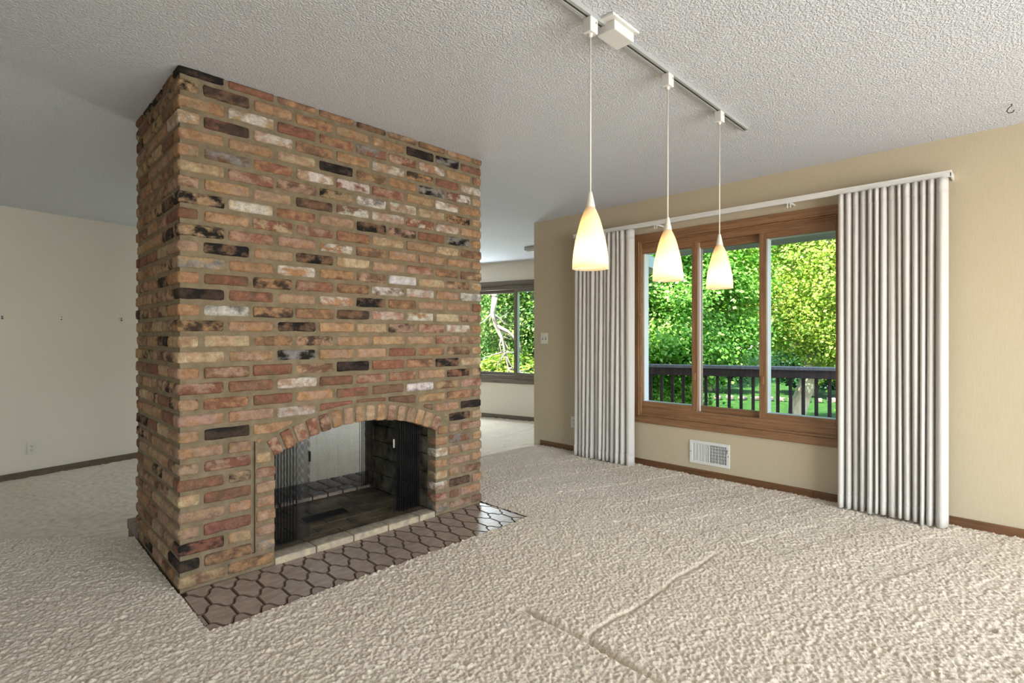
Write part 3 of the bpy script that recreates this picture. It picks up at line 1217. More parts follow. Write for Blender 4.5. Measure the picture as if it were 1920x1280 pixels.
mesh_curtain('mesh_fire_curtain', 'black wire mesh fire curtain with a loose flap and black pull tab', folds(0.444, 0.612, 10, 0.020, 0.160) + [(0.64, 0.150), (0.668, 0.153), (0.690, 0.158)],
             0.043, 0.690, (0.684, 0.156, 0.475), M['black'])
mesh_curtain('mesh_fire_curtain', 'black wire mesh fire curtain bunched against soot-blackened firebrick', [(1.235, 0.150), (1.262, 0.158)] + folds(1.28, 1.445, 10, 0.022, 0.165),
             0.043, 0.690, (1.238, 0.150, 0.47), M['chrome'])
mesh_curtain('mesh_fire_curtain', 'wire mesh fire curtain drawn across the far mouth of the firebox',
             [(x, y) for x, y in folds(0.47, 1.36, 11, 0.012, DCH - 0.13)] + folds(1.37, 1.472, 7, 0.018, DCH - 0.13), 0.060, 0.674)

# ------------------------------------------------------------------ tiled hearth in front
HX0, HX1, HY0, HY1 = X0 + 0.004, X0 + WCH + 0.006, 2.336, Y0 + 0.004
th = tag(empty('tile_hearth', (HX0, HY0, 0)), 'flush hearth of brown lantern-shaped glazed tiles below the arch', 'hearth')
MB().box(0, HX1 - HX0, 0, HY1 - HY0, -0.02, 0.002).build('grout_bed', M['grout'], th)


def lantern(w, a, Ht, n=8):
    """outline of a lantern tile, counter-clockwise: straight sides, S-curved ends"""
    t = (Ht - a) / 2
    q = []
    for i in range(n + 1):
        s = i / n
        x = w / 2 * (1 - (3 * (1 - s) ** 2 * s * 0.62 + 3 * (1 - s) * s * s * 0.38 + s ** 3))
        z = a / 2 + t * (3 * (1 - s) * s * s + s ** 3)
        q.append((x, z))
    top = q + [(-x, z) for x, z in q[::-1][1:]]
    return top + [(-x, -z) for x, z in top]


def clip_poly(poly, x0, x1, y0, y1):
    def cut(P, ax, val, sign):
        out = []
        for i in range(len(P)):
            a, b = P[i], P[(i + 1) % len(P)]
            ia, ib = sign * (a[ax] - val) >= 0, sign * (b[ax] - val) >= 0
            if ia:
                out.append(a)
            if ia != ib:
                t = (val - a[ax]) / (b[ax] - a[ax])
                out.append((a[0] + t * (b[0] - a[0]), a[1] + t * (b[1] - a[1])))
        return out
    for ax, val, sg in ((0, x0, 1), (0, x1, -1), (1, y0, 1), (1, y1, -1)):
        poly = cut(poly, ax, val, sg)
        if len(poly) < 3:
            return []
    return poly


def inset(poly, d):
    n = len(poly)
    out = []
    for i in range(n):
        p0, p1, p2 = Vector(poly[i - 1]), Vector(poly[i]), Vector(poly[(i + 1) % n])
        a, b = (p1 - p0), (p2 - p1)
        if a.length < 1e-6 or b.length < 1e-6:
            out.append(tuple(p1))
            continue
        a.normalize()
        b.normalize()
        nrm = Vector((-a.y - b.y, a.x + b.x))
        if nrm.length < 1e-4:
            out.append(tuple(p1))
            continue
        nrm.normalize()
        c = max(0.5, nrm.dot(Vector((-a.y, a.x))))
        out.append(tuple(p1 + nrm * d / c))
    return out


TW, TP, TA = 0.1112, 0.168, 0.104
TH = 2 * TP - TA
base_out = lantern(TW - 0.003, TA, TH - 0.004)
for rI in range(4):
    vv = Y0 - (-0.008 + rI * TP)            # distance from the brick face
    for k in range(-1, 19):
        uu = X0 + 0.079 - TW + k * TW + (TW / 2 if rI % 2 else 0.0)
        poly = [(uu + x, vv + y) for x, y in base_out]
        poly = clip_poly(poly, HX0 + 0.001, HX1 - 0.001, HY0 + 0.001, HY1 - 0.001)
        if len(poly) < 3:
            continue
        P2 = []
        for p in poly:
            if not P2 or math.dist(p, P2[-1]) > 0.0012:
                P2.append(p)
        if math.dist(P2[0], P2[-1]) < 0.0012:
            P2.pop()
        poly = P2
        if len(poly) < 3:
            continue
        ar = 0.5 * sum(poly[i - 1][0] * poly[i][1] - poly[i][0] * poly[i - 1][1] for i in range(len(poly)))
        if abs(ar) < 0.0009:
            continue
        if ar < 0:
            poly = poly[::-1]
        cx, cy = sum(p[0] for p in poly) / len(poly), sum(p[1] for p in poly) / len(poly)
        n = len(poly)
        rings = [(poly, 0.0005), (inset(poly, 0.0014), 0.0065), (inset(poly, 0.0056), 0.0074), (inset(poly, 0.0074), 0.0080), (inset(poly, 0.0086), 0.0080)]
        small = abs(ar) < 0.004
        if small:
            rings = rings[:2] + [(inset(poly, 0.003), 0.0078)]
        dz = rsb.uniform(-0.0006, 0.0006)
        v = [(x - cx, y - cy, z + dz) for P, z in rings for x, y in P]
        f, mi = [], []
        for q in range(len(rings) - 1):
            for i in range(n):
                f.append((q * n + i, q * n + (i + 1) % n, (q + 1) * n + (i + 1) % n, (q + 1) * n + i))
                mi.append(2 if q == 3 else (1 if q < 3 else 0))
        f.append(tuple((len(rings) - 1) * n + i for i in range(n)))
        mi.append(0)
        me = bpy.data.meshes.new('tile')
        me.from_pydata(v, [], f)
        for m_ in ('tile', 'tile_edge', 'tile_line'):
            me.materials.append(M[m_])
        me.polygons.foreach_set('material_index', mi)
        o = link('tile', me, None, th)
        o.location = (cx - HX0, cy - HY0, 0)

# raised hearth on the sunken side
rh = tag(empty('raised_hearth', (X0, Y0 + DCH, ZL)), 'low brown brick ledge along the sunken-room side of the chimney', 'hearth')
MB().box(0.008, WCH - 0.008, 0.0, 0.268, 0.0, 0.205).build('ledge_core', M['mortar'], rh)
for k in range(17):
    a = WCH * k / 17
    v, f = rbox_np((a + WCH / 34, 0.146, 0.235), (WCH / 17 - 0.007, 0.272, 0.062), 0.008, (1, 3, 1), 0.001, rf)
    MB().add(v, f).build('cap_brick', M['cap'], rh, True)
for r in range(3):
    for k in range(9):
        a = WCH * k / 9 + (0.0 if r % 2 else 0.0)
        v, f = rbox_np((a + WCH / 18, 0.252, 0.035 + r * 0.068), (WCH / 9 - 0.016, 0.05, 0.054), 0.007, (3, 1, 1), 0.001, rf)
        MB().add(v, f).build('ledge_brick', M['cap'], rh, True)
    v, f = rbox_np((0.03, 0.12, 0.035 + r * 0.068), (0.06, 0.20, 0.054), 0.007, (1, 3, 1), 0.001, rf)
    MB().add(v, f).build('ledge_brick', M['cap'], rh, True)

# ------------------------------------------------------------------ track and pendants
TY = 1.215
tr = tag(empty('ceiling_track', (0.77, TY, H)), 'long pale metal lighting track with a dark slot on the ceiling', 'track')
TL = 3.212 - 0.77
mb = MB()
mb.bbox(0, TL, -0.018, -0.005, -0.020, 0.0, 0.0015)
mb.bbox(0, TL, 0.005, 0.018, -0.020, 0.0, 0.0015)
mb.box(0, TL, -0.006, 0.006, -0.006, 0.0)
mb.build('rail', M['track_grey'], tr)
MB().box(0.002, TL - 0.004, -0.005, 0.005, -0.0185, -0.006).build('slot', M['track_dark'], tr)
MB().bbox(TL - 0.004, TL + 0.002, -0.0185, 0.0185, -0.021, 0.0, 0.001).build('end_cap', M['track_grey'], tr)
fb = MB().bbox(0.965, 1.105, -0.062, 0.022, -0.050, -0.012, 0.004).build('feed_box', M['white_paint'], tr)
MB().bbox(0.935, 1.125, -0.075, 0.022, -0.012, -0.001, 0.002).build('canopy_plate', M['white_paint'], tr)

SHP = [(0.0, 0.24), (0.09, 0.385), (0.18, 0.51), (0.28, 0.615), (0.38, 0.70), (0.48, 0.785), (0.58, 0.86), (0.68, 0.92), (0.77, 0.962), (0.88, 0.990), (1.0, 1.0)]
PEND = [(1.661, 'lit opal glass pendant lamp beside the track feed box'), (2.270, 'lit opal glass pendant lamp between two matching pendants on the track'),
        (2.846, 'lit opal glass pendant lamp closest to the end cap of the track')]
RB, ZT, ZB_ = 0.0695, 1.692, 1.4525
for px, lab in PEND:
    p = tag(empty('pendant_light', (px, TY, ZB_)), lab, 'pendant lamp', 'pendant lamps on the ceiling track')
    hh = ZT - ZB_
    prof = [(RB * r, hh * (1 - t)) for t, r in SHP]
    inner = [(r - 0.0035, z) for r, z in prof[::-1]]
    MB().lathe(prof + inner, 40).build('shade', M['shade'], p, True)
    MB().lathe([(0.0045, hh + 0.060), (0.0075, hh + 0.054), (0.0185, hh + 0.0005), (0.0180, hh - 0.002), (0.0, hh - 0.002)], 24).build('shade_cap', M['offwhite'], p, True)
    top = 2.362 - ZB_
    MB().tube([(0, 0, hh + 0.055), (0, 0, top)], 0.0032, 10).build('stem', M['offwhite'], p, True)
    MB().lathe([(0.0, top - 0.012), (0.007, top - 0.012), (0.009, top - 0.004), (0.010, top + 0.001)], 16).build('stem_collar', M['offwhite'], p, True)
    ad = MB().bbox(-0.024, 0.024, -0.019, 0.019, top, 2.4195 - ZB_, 0.003).build('track_adapter', M['white_paint'], p)
    MB().bbox(0.010, 0.013, -0.0205, -0.018, 2.398 - ZB_, 2.406 - ZB_, 0.001).build('screw', M['slot'], ad)
    MB().lathe([(0.0, hh - 0.002), (0.014, hh - 0.002), (0.014, hh - 0.05), (0.0, hh - 0.05)], 16).build('lamp_holder', M['offwhite'], p, True)
    MB().lathe([(0.0, 0.075), (0.014, 0.079), (0.023, 0.092), (0.026, 0.108), (0.023, 0.124), (0.015, 0.145), (0.012, 0.19), (0.0, 0.19)], 20).build('bulb', M['bulb'], p, True)
    ld = bpy.data.lights.new('pendant_glow', 'POINT')
    ld.energy = 0.85
    ld.color = (1.0, 0.86, 0.66)
    ld.shadow_soft_size = 0.028
    lo = bpy.data.objects.new('pendant_glow', ld)
    COL.objects.link(lo)
    lo.parent = p
    lo.location = (0, 0, 0.062)

# ------------------------------------------------------------------ curtains and their rail
cr = tag(empty('curtain_rail', (XW, 0.344, 2.166)), 'slim white traverse curtain rail above the wood-framed window', 'curtain rail')
RL = 3.25 - 0.344
mb = MB()
mb.bbox(-0.135, -0.117, 0, RL, 0.0, 0.040, 0.003)
mb.bbox(-0.141, -0.132, 0, RL, 0.024, 0.038, 0.002)
mb.build('rail', M['white_paint'], cr)
MB().bbox(-0.135, 0.0, 0.0, 0.010, 0.0, 0.038, 0.002).build('end_return', M['white_paint'], cr)
MB().bbox(-0.135, 0.0, RL - 0.01, RL, 0.0, 0.038, 0.002).build('end_return', M['white_paint'], cr)
for yy in (1.262, 2.342):
    MB().bbox(-0.129, 0.0, yy - 0.344 - 0.008, yy - 0.344 + 0.008, -0.003, 0.012, 0.002).build('bracket', M['white_paint'], cr)
    for dd in (-0.010, 0.010):
        MB().bbox(-0.131, -0.126, yy - 0.344 + dd - 0.004, yy - 0.344 + dd + 0.004, -0.034, 0.002, 0.001).build('carrier_clip', M['white_paint'], cr)


def curtain(label, y0, y1, n, seed, z1=2.164, z0=0.020):
    rs = np.random.default_rng(seed)
    root = tag(empty('curtain', (XW - 0.10, (y0 + y1) / 2, 0)), label, 'curtain', 'pleated curtain panels at the wood-framed window')
    k = 14
    # edges of the folds, slightly uneven
    wts = np.ones(n)
    wts[0], wts[-1] = 1.7, 1.35
    e = y0 + (y1 - y0) * np.concatenate([[0], np.cumsum(wts) / wts.sum()])
    e[1:-1] += rs.normal(0, (y1 - y0) / n * 0.10, n - 1)
    low = e.copy()
    low[1:-1] += rs.normal(0, (y1 - y0) / n * 0.12, n - 1)
    amp = rs.uniform(0.052, 0.075, n)
    zs = np.concatenate([[z1, z1 - 0.035, z1 - 0.09], np.linspace(z1 - 0.15, z0 + 0.105, 22), [z0 + 0.1, z0 + 0.06, z0]])
    V = []
    hb = rs.normal(0, 0.006, n)
    for zi, z in enumerate(zs):
        g = (z1 - z) / (z1 - z0)
        row = []
        for i in range(n):
            a = e[i] * (1 - g) + low[i] * g
            b = e[i + 1] * (1 - g) + low[i + 1] * g
            A = amp[i] * (0.82 + 0.30 * g) + 0.004 * math.sin(5 * g + i * 1.7)
            for q in range(k):
                s = q / k
                # round front, tight inward crease
                prof = (1 - abs(2 * s - 1) ** 1.9)
                wide = a + (b - a) * (0.5 + 0.5 * np.sign(2 * s - 1) * abs(2 * s - 1) ** 0.75)
                row.append((-A * prof, wide - (y0 + y1) / 2, z + (hb[i] if zi == len(zs) - 1 else 0) * 1.0))
        row.append((0.0, (low[-1] * g + e[-1] * (1 - g)) - (y0 + y1) / 2, z))
        V.append(row)
    V = np.array(V)
    m = V.shape[1]

    def sheet(rows, off, name):
        vv = V[rows].copy()
        vv[:, :, 0] -= off
        f = [(i * m + j, (i + 1) * m + j, (i + 1) * m + j + 1, i * m + j + 1) for i in range(len(rows) - 1) for j in range(m - 1)]
        me = bpy.data.meshes.new(name)
        me.from_pydata([tuple(p) for p in vv.reshape(-1, 3)], [], f)
        o = link(name, me, M['fabric'], root, True)
        md = o.modifiers.new('thickness', 'SOLIDIFY')
        md.thickness = 0.0022
        return o
    nr = len(zs)
    sheet(list(range(nr)), 0.0, 'curtain_panel')
    sheet(list(range(nr - 3, nr)), 0.0026, 'hem')
    sheet([0, 1, 2], 0.0026, 'heading')
    return root


curtain('white pleated curtain between the light switch and the wood-framed window', 2.572, 3.238, 13, 21)
curtain('white pleated curtain overlapping the window frame beside the bare stretch of beige wall', 0.362, 0.952, 14, 22)

# ------------------------------------------------------------------ wall register, switch, outlets, hooks
vr = tag(empty('wall_register', (XW, 1.917, 0.208), -math.pi / 2), 'white metal air register with vertical louvres below the window', 'vent')
hw, hv = 0.172, 0.097
mb = MB()
ring(mb, -hw, hw, -hv, hv, -hw + 0.026, hw - 0.026, -hv + 0.024, hv - 0.024, -0.008, 0.0, 0.002)
mb.bbox(-0.006, 0.006, -0.008, 0.0, -hv + 0.02, hv - 0.02, 0.001)
mb.build('register_frame', M['white_paint'], vr)
mb = MB()
du, dv, dd = 0.1462, 0.0732, 0.140
mb.box(-du - 0.001, du + 0.001, dd, dd + 0.002, -dv - 0.001, dv + 0.001)
mb.box(-du, -du + 0.0015, 0.0, dd, -dv, dv)
mb.box(du - 0.0015, du, 0.0, dd, -dv, dv)
mb.box(-du, du, 0.0, dd, -dv, -dv + 0.0015)
mb.box(-du, du, 0.0, dd, dv - 0.0015, dv)
mb.build('duct_opening', M['duct'], vr)
for k in range(11):
    for s, ang in ((-1, 0.62), (1, 0.16)):
        u = s * (0.010 + 0.0128 * (k + 0.5))
        c_, s_ = math.cos(ang), math.sin(ang)
        hx = 0.0044
        mb = MB()
        mb.prism([(u - hx * s_ - 0.0005, -0.0005 - 0.0072 * c_ * 0.5 - 0.003), (u - hx * s_ + 0.0005, -0.0072 * c_ * 0.5 - 0.003), (u + hx * s_ + 0.0005, -0.0012), (u + hx * s_ - 0.0005, -0.0016)], -hv + 0.022, hv - 0.022)
        mb.build('louvre', M['white_paint'], vr)
for k in range(5):
    z = -hv + 0.045 + k * 0.026
    MB().box(0.006, hw - 0.027, 0.004, 0.016, z - 0.0008, z + 0.0008).build('damper_blade', M['white_paint'], vr)
lv = MB().bbox(hw - 0.034, hw - 0.012, -0.014, -0.006, 0.045, 0.052, 0.002)
lv.bbox(hw - 0.023, hw - 0.017, -0.010, -0.006, 0.020, 0.052, 0.001)
lv.build('damper_lever', M['chrome'], vr)
for u, z in ((-hw + 0.012, 0.0), (hw - 0.011, 0.0)):
    MB().lathe([(0.0, 0.002), (0.0035, 0.0015), (0.004, 0.0)], 12).build('screw', M['slot'], vr).matrix_local = Matrix.Translation((u, -0.008, z)) @ Matrix.Rotation(R(90), 4, 'X')

sw = tag(empty('light_switch', (XW, 3.747, 1.168), -math.pi / 2), 'double toggle light switch plate near the free end of the wall', 'switch')
MB().bbox(-0.050, 0.050, -0.006, 0.0, -0.058, 0.058, 0.003).build('cover_plate', M['offwhite'], sw)
for u in (-0.022, 0.022):
    MB().bbox(u - 0.006, u + 0.006, -0.0068, -0.005, -0.014, 0.014, 0.001).build('toggle_slot', M['slot'], sw)
    MB().bbox(u - 0.004, u + 0.004, -0.017, -0.006, 0.000, 0.010, 0.001).build('toggle', M['offwhite'], sw)


def outlet(loc, rz, label):
    o = tag(empty('wall_outlet', loc, rz), label, 'outlet')
    MB().bbox(-0.036, 0.036, -0.006, 0.0, -0.058, 0.058, 0.003).build('cover_plate', M['offwhite'], o)
    for z in (-0.02, 0.02):
        r_ = MB().bbox(-0.017, 0.017, -0.0085, -0.005, z - 0.0145, z + 0.0145, 0.003).build('receptacle', M['offwhite'], o)
        for u in (-0.007, 0.007):
            MB().bbox(u - 0.0017, u + 0.0017, -0.0092, -0.008, z - 0.001, z + 0.008, 0.0005).build('pin_slot', M['slot'], r_)
        MB().bbox(-0.003, 0.003, -0.0092, -0.008, z - 0.010, z - 0.005, 0.0005).build('pin_slot', M['slot'], r_)
    return o


outlet((XW, 3.345, 0.308), -math.pi / 2, 'electrical outlet peeking out beside a white pleated curtain')
_p = left_pt(0.232)
outlet((_p[0], _p[1], 0.080), A2, 'electrical outlet low on the bare cream wall with picture hooks')
for t, z, lab in ((0.012, 1.370, 'tiny picture hook on the cream wall, the farthest from the brick chimney'), (0.468, 1.375, 'tiny picture hook on the cream wall midway between two others'),
                  (1.011, 1.379, 'tiny picture hook on the cream wall, the closest to the brick chimney')):
    _p = left_pt(t)
    k = tag(empty('picture_hook', (_p[0], _p[1], z), A2), lab, 'hook', 'picture hooks left on the cream wall')
    MB().bbox(-0.010, 0.010, -0.003, 0.0, -0.016, 0.016, 0.001).build('hook_plate', M['chrome'], k)
    MB().tube([(0, -0.003, -0.008), (0, -0.012, -0.014), (0, -0.016, -0.006)], 0.003, 6).build('hook_prong', M['slot'], k)
    MB().tube([(0, 0.0, 0.008), (0, -0.010, 0.014)], 0.003, 6).build('nail', M['slot'], k)
o = MB().tube([(0, 0, 0), (0.0, 0, -0.010), (0.004, 0.012, -0.018), (0.010, 0.020, -0.030), (0.012, 0.012, -0.042), (0.008, -0.004, -0.044), (0.004, -0.010, -0.034)], 0.0026, 8).build('ceiling_hook', M['slot'], None, True)
o.location = (3.896, 0.075, H)
tag(o, 'small wire plant hook screwed into the textured ceiling', 'hook')
cf = tag(empty('ceiling_light', (5.52, 4.93, H), A2), 'flat square grey ceiling fitting peeking past the free wall end', 'ceiling lamp')
MB().bbox(-0.15, 0.15, -0.15, 0.15, -0.055, 0.0, 0.004).build('trim_frame', M['track_grey'], cf)
MB().bbox(-0.125, 0.125, -0.125, 0.125, -0.066, -0.054, 0.004).build('diffuser', M['white_paint'], cf)

# ------------------------------------------------------------------ outside
M['rail_wood'] = mk_wood('weathered_deck_wood', '3b2f30', '5a4a49', (30, 30, 3), 0.8)
M['rail_cap'] = mk_wood('greyed_deck_cap', '77757a', '9b9a9e', (30, 30, 3), 0.7)
M['soffit'] = flat('grey_soffit_paint', 'c3c9c6', 0.7)
M['bark'] = mk_noise_mat('bark', 'a39581', 'dccfbc', 12, 0.95, 0.8, 0.03, 60, stretch=(1, 1, 0.3))
M['dead'] = mk_noise_mat('bleached_dead_wood', '857a6e', 'b8ada0', 12, 0.9, 0.4, 0.01)
M['grass'] = mk_noise_mat('lawn', '24541a', '4f8230', 3, 1.0, 0.9, 0.08, 60)
M['mulch'] = mk_noise_mat('leaf_litter', '2a2a22', '6e6252', 4, 1.0, 0.8, 0.08, 30)
M['rock'] = mk_noise_mat('pale_rock', '5f574e', '8d847a', 9, 0.9, 0.5, 0.02)
GZ = -1.30


def mk_leaf():
    m, nt, bs, out = new_mat('leaf')
    c = nd(nt, 'ShaderNodeAttribute', attribute_name='col').outputs['Color']
    nt.links.new(c, bs.inputs['Base Color'])
    bs.inputs['Roughness'].default_value = 0.45
    bs.inputs['Specular IOR Level'].default_value = 0.35
    tl = nd(nt, 'ShaderNodeBsdfTranslucent')
    nt.links.new(mix(nt, 1.0, c, rgba('f4ff9a'), 'MULTIPLY'), tl.inputs[0])
    mx = nd(nt, 'ShaderNodeMixShader')
    mx.inputs[0].default_value = 0.35
    nt.links.new(bs.outputs[0], mx.inputs[1])
    nt.links.new(tl.outputs[0], mx.inputs[2])
    nt.links.new(mx.outputs[0], out.inputs[0])
    return m


M['leaf'] = mk_leaf()

# eaves of the house
ev = struct(empty('roof_eaves', (XW, 0, 2.0)))
MB().add([(0.15, -3.0, 0.36), (1.12, -3.0, 0.085), (1.12, 3.0, 0.085), (0.15, 3.0, 0.36), (0.15, -3.0, 0.42), (1.12, -3.0, 0.23), (1.12, 3.0, 0.23), (0.15, 3.0, 0.42)],
         [(0, 1, 2, 3), (4, 7, 6, 5), (0, 4, 5, 1), (1, 5, 6, 2), (2, 6, 7, 3), (3, 7, 4, 0)]).build('soffit', M['soffit'], ev)
MB().bbox(1.12, 1.15, -3.0, 3.0, 0.075, 0.25, 0.004).build('fascia', M['soffit'], ev)
_j = Vector((JE[0] - XW, JE[1] - YE, 0)).normalized()
_n = Vector((_j.y, -_j.x, 0))


def jog(a, off, z):
    p = Vector((0, YE, 0)) + _j * a + _n * off
    return (p.x, p.y, z)


MB().add([jog(0.4, 0.12, 0.26), jog(2.9, 0.12, 0.26), jog(2.9, 1.02, 0.0), jog(0.9, 1.02, 0.0), jog(0.4, 0.12, 0.34), jog(2.9, 0.12, 0.34), jog(2.9, 1.02, 0.14), jog(0.9, 1.02, 0.14)],
         [(0, 1, 2, 3), (4, 7, 6, 5), (0, 4, 5, 1), (1, 5, 6, 2), (2, 6, 7, 3), (3, 7, 4, 0)]).build('soffit', M['soffit'], ev)
# unseen roof plane, extended to block sun from the ceiling and side window
MB().box(-10.6, 1.0, -3.9, 10.9, 0.66, 0.72).build('sun_block_roof', M['soffit'], ev)

# deck and its railing
RA, RBp = Vector((5.7509, 3.3854, 0)), Vector((6.5509, 1.5279, 0))
rd = (RBp - RA).normalized()
r_start = RA - rd * 0.75
rl = (RBp - r_start).length + 1.6
mb = MB()
mb.prism([(XW + 0.15, -2.6), (7.9, -2.6), ((r_start + rd * rl).x, (r_start + rd * rl).y), (r_start.x, r_start.y), (XW + 0.15, 3.6)], -0.22, -0.16)
struct(mb.build('deck_floor', M['rail_wood']))
rt = tag(empty('deck_railing', (r_start.x, r_start.y, -0.16), math.atan2(rd.y, rd.x)), 'dark stained wooden deck railing with a greyed flat cap', 'railing')
ZR = 0.85 + 0.16
MB().bbox(0, rl, -0.07, 0.07, ZR - 0.036, ZR, 0.004).build('cap_rail', M['rail_cap'], rt)
MB().bbox(0, rl, -0.055, -0.017, ZR - 0.125, ZR - 0.036, 0.003).build('top_rail', M['rail_wood'], rt)
MB().bbox(0, rl, -0.055, -0.017, 0.06, 0.15, 0.003).build('bottom_rail', M['rail_wood'], rt)
nb = int(rl / 0.127)
for k in range(nb):
    x = 0.06 + k * 0.127
    MB().bbox(x - 0.017, x + 0.017, -0.017, 0.017, 0.02, ZR - 0.036, 0.003).build('baluster', M['rail_wood'], rt)
for x in (0.02, rl - 0.02):
    MB().bbox(x - 0.045, x + 0.045, -0.045, 0.045, 0.0, ZR - 0.036, 0.004).build('post', M['rail_wood'], rt)

# lawn
mb = MB()
n = 40
gv, gf = [], []
for i in range(n + 1):
    for j in range(n + 1):
        gx, gy = 4.5 + 45 * i / n, -20 + 60 * j / n
        gv.append((gx, gy, GZ + 0.12 * math.sin(gx * 0.5) * math.sin(gy * 0.4) + max(0, gx - 27) * 0.06))
for i in range(n):
    for j in range(n):
        gf.append((i * (n + 1) + j, (i + 1) * (n + 1) + j, (i + 1) * (n + 1) + j + 1, i * (n + 1) + j + 1))
MB().add(gv, gf).build('lawn', M['grass'], None, True)
tag(bpy.data.objects['lawn'], 'mown green lawn below the deck', 'lawn', kind='stuff')


def lawn_z(x, y):
    return GZ + 0.12 * math.sin(x * 0.5) * math.sin(y * 0.4) + max(0, x - 27) * 0.06


def tree(name, label, base, height, crown_c, crown_r, nleaf, leaf, cols, seed, trunk_r=0.16, group='trees beyond the deck', flatten=0.55, clumps=260, bark='bark', forks=7, shell=0.45):
    rs = np.random.default_rng(seed)
    root = tag(empty(name, base), label, 'tree', group)
    base = (base[0], base[1], lawn_z(base[0], base[1]))
    root.location = base
    b = np.array(base)
    c = np.array(crown_c) - b
    cr_ = np.array(crown_r)
    tb = MB()
    fork = np.array((c[0] * 0.45, c[1] * 0.45, max(c[2] - cr_[2] * 0.75, height * 0.25)))
    tb.tube([(0, 0, -0.2), (trunk_r * 0.2, 0, fork[2] * 0.3), tuple(fork * 0.7), tuple(fork)], [trunk_r * 1.25, trunk_r, trunk_r * 0.9, trunk_r * 0.8], 12)
    # clump centres towards the outside of the crown
    d = rs.normal(size=(clumps, 3))
    d /= np.linalg.norm(d, axis=1, keepdims=True)
    rad = rs.uniform(shell, 1.0, clumps) ** 0.6
    cc = c + d * rad[:, None] * cr_
    for k in range(forks):
        e = cc[k * (clumps // max(forks, 1))]
        mid = fork * 0.45 + e * 0.55 + rs.normal(0, 0.12, 3)
        tb.tube([tuple(fork), tuple(fork * 0.75 + mid * 0.25 + rs.normal(0, 0.06, 3)), tuple(mid), tuple(e)], [trunk_r * 0.5, trunk_r * 0.36, trunk_r * 0.22, trunk_r * 0.05], 7)
    tb.build('trunk', M[bark], root, True)
    if nleaf:
        per = nleaf // clumps
        N_ = per * clumps
        ci = np.repeat(np.arange(clumps), per)
        cs = cr_.min() * 0.145
        P = cc[ci] + rs.normal(0, 1, (N_, 3)) * np.array([cs, cs, cs * flatten])
        low = P[:, 2] < 0.30
        P[low, 2] = 0.30 + rs.random(int(low.sum())) * 0.35      # nothing grows into the lawn
        out = d[ci]
        nrm = out * 0.5 + np.array([0, 0, 0.8]) + rs.normal(0, 0.45, (N_, 3))
        nrm /= np.linalg.norm(nrm, axis=1, keepdims=True)
        t1 = np.cross(nrm, rs.normal(size=(N_, 3)))
        t1 /= np.linalg.norm(t1, axis=1, keepdims=True)
        t2 = np.cross(nrm, t1)
        s = leaf * rs.uniform(0.65, 1.25, N_)[:, None]
        q = [P - t1 * s * 0.55, P + t2 * s * 0.42 - nrm * s * 0.06, P + t1 * s * 0.60 - nrm * s * 0.12, P - t2 * s * 0.42 - nrm * s * 0.06]
        v = np.stack(q, 1).reshape(-1, 3)
        f = np.arange(N_ * 4).reshape(-1, 4)
        f = np.concatenate([f[:, [0, 1, 2]], f[:, [0, 2, 3]]])
        pc = np.array([s2l(x) for x in cols])
        w = rs.integers(0, len(pc), clumps)
        w2 = np.where(rs.random(N_) < 0.6, w[ci], rs.integers(0, len(pc), N_))
        lc = pc[w2] * rs.uniform(0.75, 1.2, (N_, 1))
        o = np_mesh('foliage', v, f, M['leaf'], root, False, {'col': np.repeat(lc, 4, 0)})
        o['kind'] = 'stuff'
    return root


G1 = ['6aa53c', '86b852', '559036', 'a0cc68', '78b14a', 'bcd884']
G2 = ['9fbd4a', 'b6cc5c', '88a844', 'c8d674', 'a2c052', 'c2c060']
G3 = ['234d2a', '2f6034', '1d4226', '3a6c3c']
G4 = ['4d7a32', '6a9440', '88ab52', '3f662e', '9ab464']
tree('maple_tree', 'bright green maple with broad drooping leaves right behind the deck railing', (9.7, 5.6, GZ), 6, (9.4, 5.40, 2.0), (1.8, 1.95, 2.3), 150000, 0.062, G1, 31, 0.18, clumps=190, forks=9)
tree('shade_tree', 'yellow-green shade tree with a pale bare trunk on the lawn', (13.13, 3.82, GZ), 7, (13.8, 3.0, 3.5), (2.5, 2.6, 3.1), 140000, 0.066, G2, 32, 0.19, clumps=230, forks=24)
for i, (bx, by, cz, rr, nl, cols, lab) in enumerate([
        (34.5, 14.6, 5.0, (3.5, 3.5, 4.8), 26000, G4, 'tall mid-green tree behind the maple and the shade tree'),
        (31.0, 8.4, 4.6, (3.3, 3.3, 4.8), 26000, G4, 'broad leafy tree standing behind the pale-trunked shade tree'),
        (24.0, 14.2, 4.2, (3.4, 3.4, 4.8), 24000, G1, 'deep green tree filling the view behind the maple')]):
    tree('background_tree', lab, (bx, by, GZ + 0.1), 8, (bx, by, cz), rr, int(nl * 1.5), 0.19, cols, 40 + i, 0.22, 'trees at the back of the garden', clumps=260)
for i, (bx, by, s, lab) in enumerate([(24.7, 6.5, 1.25, 'dark blue-green evergreen shrub at the lawn edge behind the pale trunk'), (22.7, 10.1, 1.1, 'dark evergreen shrub in the shade below the maple')]):
    tree('evergreen_shrub', lab, (bx, by, GZ + 0.05), 1.6, (bx, by, GZ + 0.95 * s), (1.2 * s, 1.4 * s, 0.85 * s), 16000, 0.10, G3, 50 + i, 0.08, 'evergreen shrubs at the lawn edge', clumps=140)
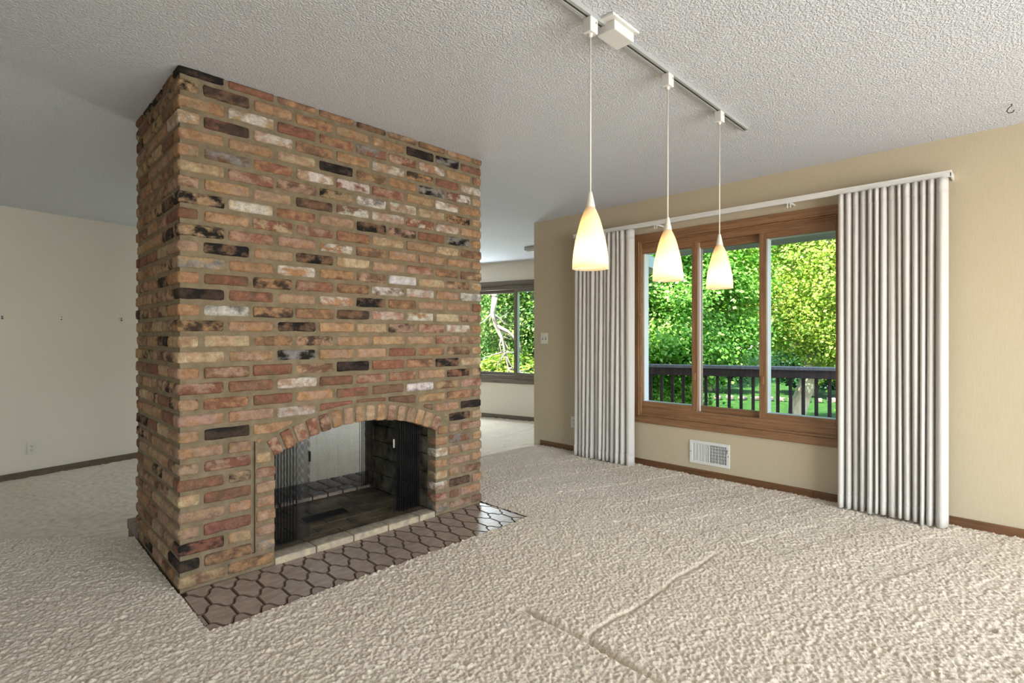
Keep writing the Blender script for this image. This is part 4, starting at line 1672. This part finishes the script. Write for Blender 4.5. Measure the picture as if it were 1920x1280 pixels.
# trees seen through the sunken room's window
tree('woodland_tree', 'leafy tree behind the bleached dead branch outside the sunken room', (12.6, 11.2, GZ), 7, (12.7, 11.3, 3.0), (2.2, 2.6, 3.1), 70000, 0.09, G4, 61, 0.2, 'trees outside the sunken room', clumps=420)
tree('woodland_tree', 'shrubby tree growing close to the sunken room window', (9.7, 9.7, GZ), 4, (9.7, 9.7, -0.25), (1.0, 1.2, 1.0), 14000, 0.10, G2 + G4, 62, 0.1, 'trees outside the sunken room', clumps=160)
tree('woodland_tree', 'dark tree further off behind the woodland tree outside the sunken room', (17.5, 17.5, GZ), 8, (17.5, 17.5, 3.8), (3.0, 3.4, 4.6), 20000, 0.16, G3 + G4, 63, 0.2, 'trees outside the sunken room', clumps=240)
# bleached dead branch
rs = np.random.default_rng(9)
db = MB()
main = [(7.98, 8.42, 2.05), (7.95, 8.46, 1.72), (8.00, 8.41, 1.43), (8.09, 8.31, 1.17), (8.14, 8.27, 0.84), (8.19, 8.21, 0.49), (8.18, 8.22, 0.10)]
db.tube(main, [0.07, 0.06, 0.05, 0.036, 0.026, 0.016, 0.006], 8)
side = np.array([0.703, -0.711, 0.0])
for k in range(22):
    i = 1 + k % 5
    p = np.array(main[i]) + rs.normal(0, 0.01, 3)
    dv = side * rs.normal(0.18, 0.26) + np.array([0, 0, rs.uniform(-0.55, 0.06)]) + rs.normal(0, 0.05, 3)
    m_ = p + dv * 0.5 + rs.normal(0, 0.035, 3)
    e_ = p + dv + rs.normal(0, 0.05, 3)
    db.tube([tuple(p), tuple(m_), tuple(e_)], [0.024, 0.015, 0.005], 6)
db.tube([main[2], (8.18, 8.22, 1.30), (8.36, 8.04, 1.06), (8.40, 8.0, 0.80)], [0.04, 0.034, 0.026, 0.012], 6)
db.tube([main[0], (8.1, 8.8, 2.5), (9.0, 9.3, 3.0), (11.2, 10.2, 2.5), (12.65, 11.24, 0.72)], [0.07, 0.085, 0.10, 0.12, 0.14], 8)
o = db.build('dead_branch', M['dead'], None, True)
tag(o, 'bleached leafless branch drooping outside the sunken room window', 'branch')
# stones along the lawn edge
for k in range(12):
    rs2 = np.random.default_rng(70 + k)
    v, f = rbox_np((0, 0, 0.08), (rs2.uniform(0.24, 0.32), rs2.uniform(0.26, 0.36), rs2.uniform(0.10, 0.20)), 0.05, (2, 2, 1), 0.02, rs2)
    o = MB().add(v, f).build('landscape_stone', M['rock'], None, True)
    q_ = k / 11
    o.location = (20.2 + 3.7 * q_ + rs2.uniform(-0.03, 0.03), 8.7 - 3.9 * q_, GZ + 0.12 * math.sin((20.2 + 3.7 * q_) * 0.5) * math.sin((8.7 - 3.9 * q_) * 0.4))
    o.rotation_euler = (0, 0, rs2.uniform(0, 3))
    tag(o, 'pale rough stone edging the far side of the lawn', 'stone', 'pale stones edging the lawn')
